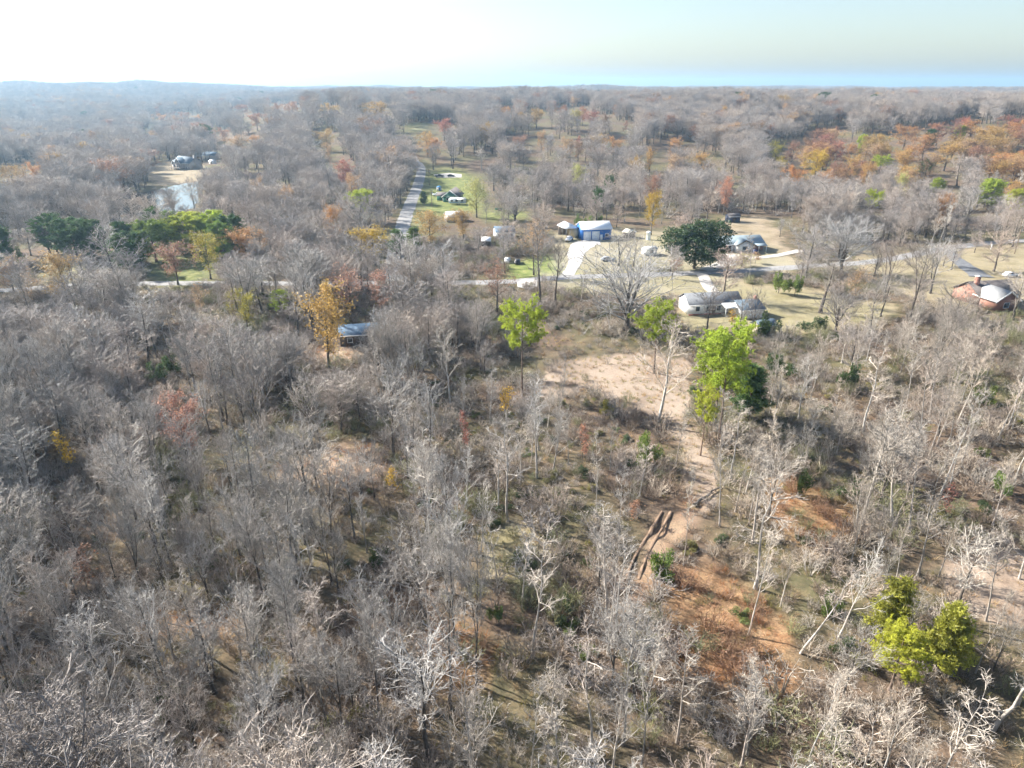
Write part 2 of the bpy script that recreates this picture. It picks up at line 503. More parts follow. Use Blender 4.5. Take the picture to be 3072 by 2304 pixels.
b.inputs['Roughness'].default_value = 0.95; b.inputs['Specular IOR Level'].default_value = 0.1
bp = N_(nt, 'ShaderNodeBump'); bp.inputs['Strength'].default_value = 0.7; bp.inputs['Distance'].default_value = 0.12
nt.links.new(math_(nt, 'ADD', fine, math_(nt, 'MULTIPLY', vfine, 0.4)), bp.inputs['Height']); nt.links.new(bp.outputs[0], b.inputs['Normal'])

gme = make_mesh('ground', gverts, T1, [m], None, True)
ca = gme.attributes.new('zones', 'FLOAT_COLOR', 'POINT')
ca.data.foreach_set('color', zone.ravel())
tag(mobj('ground', gme), kind='structure')

# ------------------------------------------------------------------ roads, drives, pads, pond
plain_mat('asphalt_old', (0.27, 0.265, 0.26), 0.9, 0, 0.25, 0.8, 0.2)
plain_mat('asphalt_dark', (0.15, 0.155, 0.165), 0.9, 0, 0.25, 0.8, 0.2)
plain_mat('gravel', (0.46, 0.43, 0.39), 0.95, 0, 0.3, 1.6, 0.15)
plain_mat('concrete', (0.50, 0.48, 0.45), 0.9, 0, 0.15, 0.7, 0.2)

ROADS = []
def road(name, pts, width, mat, label_kind='structure', lift=0.09, world_pts=None, wobble=0.06, crown=0.05, drop=0.06):
    W = np.array([at(*p)[:2] for p in pts]) if world_pts is None else np.array(world_pts, float)
    # Catmull-Rom through the points
    Q = np.concatenate([[2 * W[0] - W[1]], W, [2 * W[-1] - W[-2]]])
    out_ = []
    for k in range(1, len(Q) - 2):
        n = max(3, int(np.linalg.norm(Q[k + 1] - Q[k]) / 3.0))
        for t in np.linspace(0, 1, n, endpoint=False):
            out_.append(0.5 * ((2 * Q[k]) + (Q[k + 1] - Q[k - 1]) * t + (2 * Q[k - 1] - 5 * Q[k] + 4 * Q[k + 1] - Q[k + 2]) * t * t + (3 * Q[k] - Q[k - 1] - 3 * Q[k + 1] + Q[k + 2]) * t ** 3))
    out_.append(Q[-2]); C_ = np.array(out_)
    tn = norm(np.gradient(C_, axis=0)); nn = np.stack([-tn[:, 1], tn[:, 0]], 1)
    wv = np.interp(np.linspace(0, 1, len(C_)), np.linspace(0, 1, len(np.atleast_1d(width))), np.atleast_1d(width)) if np.ndim(width) else np.full(len(C_), width)
    k5 = 5
    V = []
    for s in np.linspace(-0.5, 0.5, k5):
        edge = abs(s) == 0.5
        ww = wv * (1 + (wobble * rng.normal(size=len(C_)) if edge else 0))
        xy = C_ + nn * (s * ww)[:, None]
        z = terr(xy[:, 0], xy[:, 1]) + lift + (crown * (1 - (2 * s) ** 2))
        V.append(np.column_stack([xy, z - (drop if edge else 0)]))
    V = np.stack(V, 1).reshape(-1, 3)
    n = len(C_); i = np.arange(n - 1)[:, None] * k5; j = np.arange(k5 - 1)[None, :]
    A = (i + j).ravel()
    T = np.concatenate([np.stack([A, A + 1, A + k5 + 1], 1), np.stack([A, A + k5 + 1, A + k5], 1)])
    o = mobj(name, make_mesh(name, V, T[:, ::-1], [MATS[mat]], None, True))
    tag(o, kind='structure')
    ROADS.append((C_, (wv.max() / 2) + 2.0))
    return o

def pad(name, pts, mat, lift=0.12):
    W = np.array([at(*p)[:2] for p in pts])
    c = W.mean(0)
    V = []; n = len(W)
    ring = []
    for k in range(n):
        a, b2 = W[k], W[(k + 1) % n]
        for t in np.linspace(0, 1, 6, endpoint=False): ring.append(a + (b2 - a) * t)
    ring = np.array(ring); mlen = len(ring)
    V = [np.concatenate([c, [float(terr(*c)) + lift + 0.02]])]
    for f in (0.5, 1.0):
        q = c + (ring - c) * f
        V += list(np.column_stack([q, terr(q[:, 0], q[:, 1]) + lift]))
    T = []
    for k in range(mlen):
        k2 = (k + 1) % mlen
        T += [(0, 1 + k, 1 + k2), (1 + k, 1 + mlen + k, 1 + mlen + k2), (1 + k, 1 + mlen + k2, 1 + k2)]
    V = np.array(V); T = np.array(T)
    nz = np.cross(V[T[:, 1]] - V[T[:, 0]], V[T[:, 2]] - V[T[:, 0]])[:, 2]
    T[nz < 0] = T[nz < 0][:, ::-1]
    o = mobj(name, make_mesh(name, V, T, [MATS[mat]], None, True))
    return tag(o, kind='structure')

road('road', [(-420, 890), (0, 872), (300, 853), (700, 850), (1100, 850), (1500, 846), (1700, 832), (2100, 818), (2380, 802), (2640, 782), (2860, 742), (3072, 722), (3400, 715)], 5.2, 'asphalt_old')
road('north_road', [(1178, 846), (1188, 760), (1205, 690), (1222, 635), (1246, 575), (1262, 525), (1260, 498), (1243, 482), (1238, 468)], 6.2, 'asphalt_old', lift=0.13)
road('garage_drive', [(1702, 826), (1724, 790), (1730, 755), (1760, 730), (1800, 728)], (4.0, 4.0, 6.0, 9.0, 8.0), 'concrete', lift=0.15)
road('house_drive', [(2105, 822), (2120, 850), (2140, 875), (2180, 890)], 3.6, 'gravel', lift=0.15)
road('ranch_drive', [(2110, 812), (2150, 800), (2190, 785), (2205, 765)], (4, 5, 8, 8), 'concrete', lift=0.15)
road('side_drive', [(2845, 752), (2865, 775), (2905, 805), (2945, 832)], (4.0, 4.2, 5.5, 7.0), 'asphalt_dark', lift=0.15)
road('yard_track', [(2210, 778), (2290, 772), (2340, 765), (2400, 752)], 3.2, 'gravel', lift=0.16)
pad('gravel_pad', [(1552, 848), (1575, 838), (1612, 842), (1612, 860), (1590, 870), (1552, 862)], 'concrete', 0.17)
pad('farm_gravel', [(1300, 524), (1345, 519), (1385, 523), (1385, 533), (1310, 533)], 'gravel')
# wheel ruts of the trail: two trodden strips of bare soil
plain_mat('bare_soil', (0.22, 0.155, 0.11), 0.95, 0, 0.3, 1.2, 0.1)
for off in (-1, 1):
    road('wheel_rut', [(2000 + off * 14, 1535), (1972 + off * 15, 1585), (1942 + off * 16, 1635), (1915 + off * 18, 1690), (1898 + off * 19, 1740)], 0.45, 'bare_soil', lift=0.15, wobble=0.3, crown=0.0, drop=0.12)

m, nt, b, out = new_mat('pond_water')
b.inputs['Base Color'].default_value = (0.035, 0.05, 0.05, 1); b.inputs['Roughness'].default_value = 0.06; b.inputs['IOR'].default_value = 1.33
b.inputs['Specular IOR Level'].default_value = 1.0
geo = N_(nt, 'ShaderNodeNewGeometry'); nz = noise(nt, 0.8, 3, geo.outputs['Position'])
bp = N_(nt, 'ShaderNodeBump'); bp.inputs['Strength'].default_value = 0.02; nt.links.new(nz, bp.inputs['Height']); nt.links.new(bp.outputs[0], b.inputs['Normal'])
pw = np.array(Z['pond']); pcen = pw.mean(0); pw = pcen + (pw - pcen) * 1.12
Vp = np.column_stack([np.vstack([pcen, pw]), np.full(len(pw) + 1, POND_Z - 0.18)])
Tp = [(0, 1 + k, 1 + (k + 1) % len(pw)) for k in range(len(pw))]
Tp = np.array(Tp); nzp = np.cross(Vp[Tp[:, 1]] - Vp[Tp[:, 0]], Vp[Tp[:, 2]] - Vp[Tp[:, 0]])[:, 2]
Tp[nzp < 0] = Tp[nzp < 0][:, ::-1]
tag(mobj('pond_water', make_mesh('pond_water', Vp, Tp, [m])), kind='structure')

def on_road(x, y):
    k = np.zeros(np.shape(x), bool)
    for C_, w in ROADS:
        for s in range(0, len(C_), 40):
            seg = C_[s:s + 40]
            lo = seg.min(0) - w; hi = seg.max(0) + w
            c = (x > lo[0]) & (x < hi[0]) & (y > lo[1]) & (y < hi[1])
            if not c.any(): continue
            ii = np.where(c)[0]
            d = np.min(np.hypot(x[ii, None] - seg[None, :, 0], y[ii, None] - seg[None, :, 1]), 1)
            k[ii[d < w]] = True
    return k
# ------------------------------------------------------------------ tree makers: each gives (trunk mesh, crown mesh, height, crown width)
def trunk_line(H, r0, rg, K=9, wob=0.02, lean=0.0, top=1.0):
    z = np.linspace(-0.4, H * top, K)
    w = np.cumsum(rg.normal(size=(K, 2)) * wob * H / K, 0); w -= w[0]
    a = rg.random() * 6.28
    P = np.column_stack([w + np.outer(np.clip(z, 0, None) / H, [math.cos(a), math.sin(a)]) * lean * H, z])[None]
    t = np.linspace(0, 1, K)
    R = (r0 * (1.0 - 0.88 * t ** 0.9) * (1 + 0.5 * np.exp(-t * 22)))[None]
    return P, R

VAR = {}
def finish(kind, name, tr, cr, tmats, cmats, H):
    V = np.concatenate(cr.V)
    W = 2 * np.percentile(np.hypot(V[:, 0], V[:, 1]), 96)
    H = max(V[:, 2].max(), H * 0.5)
    tm = tr.mesh(name + '_trunk', [MATS[x] for x in tmats], True)
    cm = cr.mesh(name + '_crown', [MATS[x] for x in cmats])
    VAR.setdefault(kind, []).append((tm, cm, H, W))

def bare(kind, seed, H, r0, n1, t0, ang, l1, up1, n2, n3, n4, l2=0.42, l3=0.42, l4=0.5, tw=0.02, lean=0.03, tmat='bark_grey', cmat='twig_grey', wob=0.03, prof=None, forks=0, top=1.0):
    rg = np.random.default_rng(seed)
    P, R = trunk_line(H, r0, rg, 9, wob, lean, top)
    if forks:
        P2, R2 = grow(P, R, forks, 0.22, 0.45, (14, 26), H * 0.66, 9, 0.12, 0.06, rg, 0.75, 0.15, 0.12)
        P = np.concatenate([P, P2]); R = np.concatenate([R, R2])
    tr = Acc(); tr.add(*tubes(P, R, 7))
    cr = Acc()
    pf = prof or (lambda t: 0.45 + 0.75 * np.sin(np.pi * np.clip((t - t0) / (1.02 - t0), 0, 1) ** 0.8 * 0.95))
    P1, R1 = grow(P, R, n1, t0, 0.99, ang, lambda t, i: H * l1 * pf(t), 7, up1, 0.13, rg, 0.55, 0.16)
    L1 = np.linalg.norm(P1[:, -1] - P1[:, 0], axis=1)
    cr.add(*tubes(P1, np.maximum(R1, tw * 1.4), 5))
    P2, R2 = grow(P1, R1, n2, 0.18, 0.98, (25, 60), lambda t, i: L1[i] * l2 * (1.15 - 0.5 * t), 5, 0.07, 0.16, rg, 0.62, 0.25)
    L2 = np.linalg.norm(P2[:, -1] - P2[:, 0], axis=1)
    cr.add(*tubes(P2, np.maximum(R2, tw * 0.85), 4))
    P3, R3 = grow(P2, R2, n3, 0.12, 1.0, (22, 60), lambda t, i: np.maximum(L2[i] * l3, 0.55) * (1.1 - 0.4 * t), 4, 0.05, 0.2, rg, 0.7, 0.4)
    L3 = np.linalg.norm(P3[:, -1] - P3[:, 0], axis=1)
    cr.add(*tubes(P3, np.maximum(R3, tw * 0.52), 3))
    if n4:
        P4, R4 = grow(P3, R3, n4, 0.1, 1.0, (18, 60), lambda t, i: np.maximum(L3[i] * l4, 0.4), 2, 0.05, 0.25, rg)
        A, B = P4[:, 0], P4[:, 1]
        cr.add(*spikes(A, B, tw * 0.95, rg))
        h_ = len(A) // 2
        cr.add(*spikes((A + (B - A) * 0.4)[:h_], (B + rg.normal(size=B.shape) * 0.16)[:h_], tw * 0.8, rg))
    finish(kind, kind + str(seed), tr, cr, [tmat], [cmat], H)
    return P1, P2, P3

# broad-crowned bare trees, tall bare trees, slender pale ones
for s in range(6):
    bare('broad', 100 + s, 12 + s * 0.5, 0.24, 9 if s % 2 else 18, 0.34, (26, 60), 0.40, 0.10, 6, 5, 3, tw=0.030, lean=0.05, wob=0.06, forks=2 if s % 2 else 0)
for s in range(5):
    bare('tall', 200 + s, 17 + s * 0.6, 0.27, 17, 0.44, (24, 54), 0.25, 0.11, 6, 5, 3, tw=0.031, lean=0.04, wob=0.04, forks=1 if s in (2, 4) else 0)
for s in range(5):
    bare('slender', 300 + s, 15 + s * 0.4, 0.14, 15, 0.40, (32, 70), 0.18, 0.05, 5, 4, 2, tw=0.028, lean=0.07, wob=0.06, tmat='bark_pale', cmat='twig_pale',
         prof=lambda t: 1.25 - 0.85 * t)
for s in range(3):   # pale trees of finer, upswept crown
    bare('upswept', 350 + s, 14 + s * 0.6, 0.18, 13, 0.30, (18, 40), 0.42, 0.09, 6, 5, 2, tw=0.028, lean=0.04, wob=0.04, tmat='bark_pale', cmat='twig_pale', prof=lambda t: 1.15 - 0.75 * t)
for s in range(2):   # wide spreading crowns of yard trees
    bare('spreading', 400 + s, 15, 0.5, 9, 0.14, (30, 66), 0.66, 0.06, 6, 5, 3, tw=0.034, lean=0.02, wob=0.03, forks=5, top=0.7, prof=lambda t: 1.1 - 0.5 * t)

def thicket(seed, H=4.2, n=8, kind='thicket', tw=0.024, mats=('twig_grey',)):
    rg = np.random.default_rng(seed)
    K = 6
    a = rg.random(n) * 6.28; rad = rg.random(n) * 0.5
    d = np.column_stack([np.cos(a) * 0.45, np.sin(a) * 0.45, np.full(n, 1.0)]) + rg.normal(size=(n, 3)) * 0.15
    d = norm(d); p = np.column_stack([np.cos(a) * rad, np.sin(a) * rad, np.full(n, -0.2)])
    pts = [p]; L = H * rg.uniform(0.6, 1.1, n)
    for k in range(K - 1):
        d = norm(d + rg.normal(size=(n, 3)) * 0.12 + np.array([0, 0, 0.06])); p = p + d * (L / (K - 1))[:, None]; pts.append(p)
    P = np.stack(pts, 1); R = np.linspace(0.045, 0.012, K)[None] * rg.uniform(0.7, 1.2, n)[:, None]
    cr = Acc(); cr.add(*tubes(P, R, 4))
    P1, R1 = grow(P, R, 6, 0.2, 0.98, (25, 65), H * 0.30, 4, 0.08, 0.15, rg, 0.6, 0.3)
    cr.add(*tubes(P1, np.maximum(R1, tw * 0.5), 3))
    P2, R2 = grow(P1, R1, 5, 0.15, 1.0, (20, 65), H * 0.14, 2, 0.05, 0.2, rg)
    cr.add(*spikes(P2[:, 0], P2[:, 1], tw, rg))
    V = np.concatenate(cr.V)
    VAR.setdefault(kind, []).append((None, cr.mesh(kind + str(seed), [MATS[x] for x in mats]), V[:, 2].max(), 2 * np.percentile(np.hypot(V[:, 0], V[:, 1]), 95)))
for s in range(4): thicket(500 + s, 4.0 + 0.4 * s)

def leafy(kind, seed, H, r0, n1, t0, l1, nleaf, lsize, ang=(28, 60), up=0.1, n2=7, n3=5, wob=0.04, spread=0.35, tmat='bark_grey', lmat='leaf', prof=None, twigs=True, droop=0.0):
    rg = np.random.default_rng(seed)
    P, R = trunk_line(H, r0, rg, 9, wob, 0.03)
    tr = Acc(); tr.add(*tubes(P, R, 7))
    pf = prof or (lambda t: 0.4 + 0.8 * np.sin(np.pi * np.clip((t - t0) / (1.02 - t0), 0, 1) ** 0.75 * 0.95))
    P1, R1 = grow(P, R, n1, t0, 0.99, ang, lambda t, i: H * l1 * pf(t), 6, up, 0.13, rg, 0.5, 0.2)
    tr.add(*tubes(P1, np.maximum(R1, 0.02), 4))
    L1 = np.linalg.norm(P1[:, -1] - P1[:, 0], axis=1)
    P2, R2 = grow(P1, R1, n2, 0.2, 1.0, (25, 62), lambda t, i: L1[i] * 0.42, 4, 0.05, 0.15, rg, 0.6, 0.3)
    cr = Acc()
    cr.add(*tubes(P2, np.maximum(R2, 0.012), 3), m=1)
    P3, R3 = grow(P2, R2, n3, 0.15, 1.0, (20, 65), lambda t, i: np.full(len(t), H * 0.055), 3, 0.03, 0.2, rg)
    cr.add(*spikes(P3[:, 0], P3[:, -1], 0.022, rg), m=1)
    # leaves gather on the sprays, so the crown has clumps and gaps
    ends = P3.reshape(-1, 3)
    w = rg.random(len(P2))                     # some sprays keep many leaves, some few
    dens = np.repeat(w ** 1.2 + 0.08, n3 * 3); dens /= dens.sum()
    pick = rg.choice(len(ends), nleaf, p=dens)
    C = ends[pick] + rg.normal(size=(nleaf, 3)) * spread
    C[:, 2] -= np.abs(rg.normal(size=nleaf)) * droop
    cr.add(*quads(C, lsize * rg.uniform(0.6, 1.35, nleaf), rg, 0.3), m=0)
    finish(kind, kind + str(seed), tr, cr, [tmat], [lmat, 'twig_grey'], H)

for s in range(4): leafy('oak', 600 + s, 14, 0.3, 15, 0.25, 0.36, 4200, 0.36, spread=0.42)
for s in range(3): leafy('sparse_leaf', 620 + s, 13, 0.24, 14, 0.3, 0.34, 1500, 0.34, spread=0.5)
for s in range(2): leafy('sapling', 640 + s, 5.5, 0.06, 12, 0.25, 0.28, 420, 0.26, n2=5, n3=3, spread=0.25, prof=lambda t: 1.2 - 0.8 * t)
for s in range(2): leafy('willow', 660 + s, 12, 0.3, 16, 0.2, 0.42, 5200, 0.30, up=0.12, spread=0.4, droop=1.6)

def pine(seed, H, crown, nb, l1, kind='pine', r0=0.26, tl=0.48, blades=17):
    """clumped loblolly-like crown on a bare pole"""
    rg = np.random.default_rng(seed)
    P, R = trunk_line(H, r0, rg, 9, 0.012, 0.02, 0.97)
    tr = Acc(); tr.add(*tubes(P, R, 8))
    # a few dead stubs under the crown
    Ps, Rs = grow(P, R, 7, crown * 0.55, crown, (70, 95), H * 0.06, 3, 0.0, 0.1, rg, 0.16, 0.3)
    tr.add(*tubes(Ps, Rs, 4))
    cr = Acc()
    prof = lambda t: 0.35 + 0.95 * np.sin(np.pi * np.clip(1 - (t - crown) / (1.03 - crown), 0.03, 1) ** 0.65 * 0.78)
    P1, R1 = grow(P, R, nb, crown, 0.995, (45, 82), lambda t, i: H * l1 * prof(t), 6, 0.07, 0.09, rg, 0.34, 0.25, 0.3)
    cr.add(*tubes(P1, np.maximum(R1, 0.02), 4), m=1)
    L1 = np.linalg.norm(P1[:, -1] - P1[:, 0], axis=1)
    P2, R2 = grow(P1, R1, 7, 0.45, 1.0, (25, 65), lambda t, i: np.minimum(L1[i] * 0.36, 1.3), 4, 0.14, 0.12, rg, 0.6, 0.4)
    cr.add(*tubes(P2, np.maximum(R2, 0.012), 3), m=1)
    base = P2[:, 1:].reshape(-1, 3)
    C = np.repeat(base, 2, 0) + rg.normal(size=(len(base) * 2, 3)) * np.array([0.28, 0.28, 0.2])
    C[:, 2] += 0.12
    M = len(C) * blades
    A = np.repeat(C, blades, 0)
    d = norm(rg.normal(size=(M, 3)) + np.array([0, 0, 0.45]))
    B = A + d * tl * rg.uniform(0.6, 1.2, M)[:, None]
    V, T = spikes(A, B, 0.125, rg)
    cr.add(V, T, m=0)
    finish(kind, kind + str(seed), tr, cr, ['bark_pine'], ['needle', 'bark_pine'], H)
pine(700, 20, 0.55, 28, 0.18); pine(701, 19, 0.50, 32, 0.19); pine(702, 18, 0.36, 42, 0.19); pine(703, 15, 0.14, 60, 0.22)

def cedar(seed, H, w, kind='cedar'):
    """dense conical evergreen, feathery outline"""
    rg = np.random.default_rng(seed)
    P, R = trunk_line(H, 0.16, rg, 7, 0.01, 0.01, 0.96)
    tr = Acc(); tr.add(*tubes(P, R, 6))
    cr = Acc()
    P1, R1 = grow(P, R, 46, 0.10, 0.995, (45, 75), lambda t, i: w * 0.5 * np.clip(1.08 - t, 0.06, 1) ** 0.7, 5, 0.13, 0.1, rg, 0.3, 0.3)
    cr.add(*tubes(P1, np.maximum(R1, 0.012), 3), m=1)
    P2, R2 = grow(P1, R1, 9, 0.15, 1.0, (25, 60), lambda t, i: np.full(len(t), w * 0.13), 3, 0.12, 0.15, rg)
    base = P2.reshape(-1, 3)
    A = np.repeat(base, 8, 0) + rg.normal(size=(len(base) * 8, 3)) * 0.1
    d = norm(rg.normal(size=A.shape) * 0.8 + np.array([0, 0, 0.9]))
    B = A + d * rg.uniform(0.18, 0.4, len(A))[:, None]
    cr.add(*spikes(A, B, 0.10, rg), m=0)
    finish(kind, kind + str(seed), tr, cr, ['bark_pine'], ['needle', 'bark_pine'], H)
cedar(720, 8, 3.6); cedar(721, 7, 4.2)

def dome_evergreen(kind, seed, H, lobes, nleaf, lsize, lmat):
    """leaf-shelled lobes over a short trunk"""
    rg = np.random.default_rng(seed)
    P, R = trunk_line(H * 0.8, 0.3 if H > 5 else 0.07, rg, 6, 0.02, 0.0)
    tr = Acc(); tr.add(*tubes(P, R, 7))
    P1, R1 = grow(P, R, 14, 0.15, 0.95, (35, 70), H * 0.3, 4, 0.1, 0.1, rg, 0.4)
    tr.add(*tubes(P1, np.maximum(R1, 0.015), 4))
    cr = Acc()
    wts = np.array([l[3] * l[4] for l in lobes]); wts = wts / wts.sum()
    which = rg.choice(len(lobes), nleaf, p=wts)
    Lb = np.array(lobes)[which]
    d = norm(rg.normal(size=(nleaf, 3)))
    lump = 0.86 + 0.20 * np.sin(d[:, 0] * 6 + Lb[:, 0]) * np.cos(d[:, 1] * 7 + Lb[:, 1]) + 0.12 * np.sin(d[:, 2] * 11)
    rad = (rg.random(nleaf) ** 0.22) * lump
    C = Lb[:, :3] + d * rad[:, None] * Lb[:, [3, 3, 4]]
    C[:, 2] = np.maximum(C[:, 2], 0.05)
    cr.add(*quads(C, lsize * rg.uniform(0.6, 1.3, nleaf), rg, 0.2), m=0)
    finish(kind, kind + str(seed), tr, cr, ['bark_grey'], [lmat], H)
dome_evergreen('magnolia', 800, 14, [(0, 0, 5.5, 6.2, 4.6), (-5.2, 0.4, 7.6, 4.0, 4.0), (1.2, 0.5, 9.8, 3.6, 4.0), (5.2, 0, 9.2, 3.6, 4.6), (-2, 1, 9.4, 3.0, 3.0), (3.5, -1, 5, 4.5, 4)], 20000, 0.42, 'glossy_leaf')
for _s in range(3):
    _r = np.random.default_rng(50 + _s)
    _lb = [(_r.normal() * 0.75, _r.normal() * 0.75, _r.uniform(0.35, 1.9), _r.uniform(0.45, 0.9), _r.uniform(0.4, 0.85)) for _k in range(11)]
    dome_evergreen('shrub_green', 810 + _s, 3, _lb, 2000, 0.20, 'leaf')

# ------------------------------------------------------------------ placing trees as things with parts
PLACED = []          # (x, y, radius) of trees put by hand
COLOURS = dict(oakgold=(0.42, 0.31, 0.105), gold=(0.43, 0.30, 0.115), orange=(0.46, 0.265, 0.115), rust=(0.34, 0.20, 0.135), red=(0.36, 0.17, 0.13), pink=(0.46, 0.27, 0.20), yellow=(0.50, 0.36, 0.05),
               yellowgreen=(0.34, 0.31, 0.06), palegreen=(0.42, 0.42, 0.16), tan=(0.44, 0.31, 0.185), brown=(0.27, 0.18, 0.11),
               pine=(0.40, 0.50, 0.07), pinedark=(0.07, 0.14, 0.04), pineyellow=(0.46, 0.50, 0.07), pinemid=(0.17, 0.26, 0.05), cedar=(0.11, 0.19, 0.055), cedaryellow=(0.38, 0.40, 0.07), magnolia=(0.05, 0.10, 0.028),
               shrub=(0.15, 0.22, 0.055), shrubdark=(0.075, 0.12, 0.04), grey=(1, 1, 1), warm=(1.12, 1.03, 0.93), dark=(0.62, 0.58, 0.56), pale=(1.2, 1.18, 1.14), olive=(0.85, 0.85, 0.6))
PART_CROWN = {'pine': 'needle_crown', 'cedar': 'needle_crown', 'shrub_green': 'foliage'}

def put(kind, name, base, H, W, rz, label, cat, group=None, color='grey', tcolor=(1, 1, 1), var=None, lean=(0, 0)):
    vs = VAR[kind]
    tm, cm, h0, w0 = vs[(var if var is not None else int(rng.integers(len(vs)))) % len(vs)]
    sz = H / h0; sx = (W / w0) if W else sz * rng.uniform(0.85, 1.15)
    col = COLOURS[color] if isinstance(color, str) else color
    if tm is None:
        o = mobj(name, cm, None, base, col)
        o.scale = (sx, sx, sz); o.rotation_euler = (lean[0], lean[1], rz)
        return tag(o, label, cat, group)
    e = empty(name, base, rz)
    e.scale = (sx, sx, sz); e.rotation_euler = (lean[0], lean[1], rz)
    t = mobj('trunk', tm, e, None, tcolor)
    c = mobj('crown', cm, e, None, col)
    return tag(e, label, cat, group)

def tree_bt(kind, xb, yb, yt, wpx, label, color='grey', name=None, cat='tree', tcolor=(1, 1, 1), var=None, lean=(0, 0), group=None):
    """a tree whose foot is seen at (xb, yb) and whose top row is yt"""
    b_ = at(xb, yb)
    H = height_from_top(b_, yt)
    f = float(proj(b_[0], b_[1], b_[2] + H * 0.65)[2])
    W = wpx / FPX * f
    PLACED.append((b_[0], b_[1], max(1.6, W * 0.33)))
    KEEP.append((xb, yt, yb, wpx))
    return put(kind, name or NAMES[kind], b_, H, W, 0.0 if any(lean) or kind == 'magnolia' else rng.random() * 6.28, label, cat, group, color, tcolor, var, lean)

def tree_top(kind, xt, yt, wpx, H, label, color, name=None, cat='tree', group=None):
    """a tree of known height whose top is seen at (xt, yt)"""
    b_ = at(xt, yt, H)
    f = float(proj(b_[0], b_[1], b_[2] + H * 0.65)[2])
    W = min(max(wpx / FPX * f, H * 0.4), H * 1.5)
    PLACED.append((b_[0], b_[1], max(2.0, W * 0.35)))
    KEEP.append((xt, yt, yt + wpx * 0.7, wpx * 0.8))
    return put(kind, name or NAMES[kind], b_, H, W, rng.random() * 6.28, label, cat, group, color)

NAMES = dict(broad='bare_tree', tall='bare_tree', slender='slender_tree', upswept='pale_bare_tree', spreading='spreading_tree', thicket='bare_shrub', oak='autumn_tree', sparse_leaf='autumn_tree',
             sapling='autumn_sapling', willow='willow_tree', pine='pine_tree', cedar='cedar_tree', magnolia='magnolia_tree', shrub_green='evergreen_shrub')
KEEP = []            # photo boxes (x centre, top, bottom, width) that the random wood must not cover
# ------------------------------------------------------------------ trees that can be told apart
B = tree_bt
B('pine', 1566, 1195, 878, 135, 'tall bright green pine with long bare trunk at the left edge of the clearing', 'pine', var=0)
B('pine', 1962, 1120, 893, 130, 'bright green pine rising behind the twin-trunked bare tree in the clearing', 'pine', var=1)
B('pine', 2156, 1330, 950, 185, 'largest bright green pine, right of the clearing, crown over two bare trunks', 'pine', var=1)
B('pine', 2146, 1268, 985, 150, 'second green pine crowding behind the largest pine right of the clearing', 'pine', var=2)
B('pine', 2101, 1365, 1150, 85, 'small yellow-green pine in front of the largest pine at the clearing', 'pineyellow', var=0)
B('cedar', 2245, 1250, 1085, 95, 'dark green cedar just right of the largest pine at the clearing', 'cedar')
B('upswept', 1975, 1275, 945, 200, 'tall bare twin-trunked tree with pale upswept crown standing in the clearing', 'pale', var=1, name='bare_tree')
for (x, yt, w, c, d) in [(174, 636, 75, 'pinedark', 'leftmost dark pine of the row above the lawn'), (235, 649, 95, 'pinedark', 'wide dark pine second from left in the pine row'),
                         (288, 655, 75, 'pinedark', 'dark pine third from left in the pine row'), (380, 660, 52, 'pinedark', 'narrow dark pine in the middle gap of the pine row'),
                         (395, 690, 80, 'pinedark', 'low green pine standing forward in the middle of the pine row'), (470, 656, 95, 'pinemid', 'broad sunlit pine right of the middle of the pine row'),
                         (480, 617, 55, 'pinedark', 'dark bluish pine behind the pine row near the pond'), (525, 628, 50, 'pinemid', 'slim pine peeking over the pine row'),
                         (578, 633, 100, 'pine', 'brightest yellow-green pine in the pine row'), (655, 627, 80, 'pine', 'yellow-topped pine near the right end of the pine row'),
                         (668, 660, 62, 'pinemid', 'low green pine tucked under the right end of the pine row'), (706, 640, 72, 'pinedark', 'rightmost green pine of the pine row'), (4, 667, 70, 'pinedark', 'dark pine cut by the left picture edge')]:
    B('pine', x, yt + 128, yt, w * 1.3, d, c, var=3)
B('shrub_green', 65, 790, 738, 48, 'small round green evergreen near the left edge below the pines', 'shrub')
B('pine', 1085, 668, 562, 92, 'lone green pine left of the north road', 'pine', var=2)
B('cedar', 1273, 613, 572, 24, 'small dark cedar on the lawn between north road and green house', 'cedar')
B('cedar', 1192, 765, 684, 56, 'dark green cedar beside the yellow tree, left of two', 'cedar', var=1)
B('cedar', 1243, 752, 678, 50, 'bright green cedar beside the yellow tree, right of two', 'shrub', var=1)
B('pine', 848, 965, 862, 58, 'small green pine left of the large golden oak', 'pine', var=2)
B('pine', 2606, 665, 565, 62, 'lone green pine above the bare trees on the right', 'pine', var=1)
for (x, yt, w, c, d) in [(2650, 460, 54, 'pine', 'green pine among the orange trees on the right slope'), (2787, 474, 48, 'cedar', 'small dark evergreen under the orange trees on the right'),
                         (2800, 384, 34, 'pinedark', 'small dark pine behind the orange trees'), (2888, 372, 38, 'pine', 'small green pine high on the right slope'),
                         (2594, 400, 28, 'pine', 'tiny green pine left of the orange grove'), (2818, 530, 44, 'pine', 'green pine left of the pine pair at right'),
                         (2985, 532, 75, 'pine', 'spreading green pine near the right edge'), (3060, 560, 58, 'pineyellow', 'green pine at the right picture edge'),
                         (1830, 522, 24, 'pinedark', 'tiny dark pine in the bare wood behind the blue garage'), (1798, 556, 18, 'pinedark', 'smallest dark evergreen in the bare wood behind the garage')]:
    tree_top('pine', x, yt, w, 15.0, d, c)
B('pine', 2668, 2070, 1885, 165, 'bright yellow-green pine at the bottom right corner', 'pineyellow', var=2)
B('cedar', 2655, 1935, 1728, 115, 'loose yellow-green cedar above the corner pine', 'cedaryellow', var=0)
B('cedar', 2812, 2015, 1808, 135, 'olive yellow cedar right of the corner pine', 'cedaryellow', var=1)
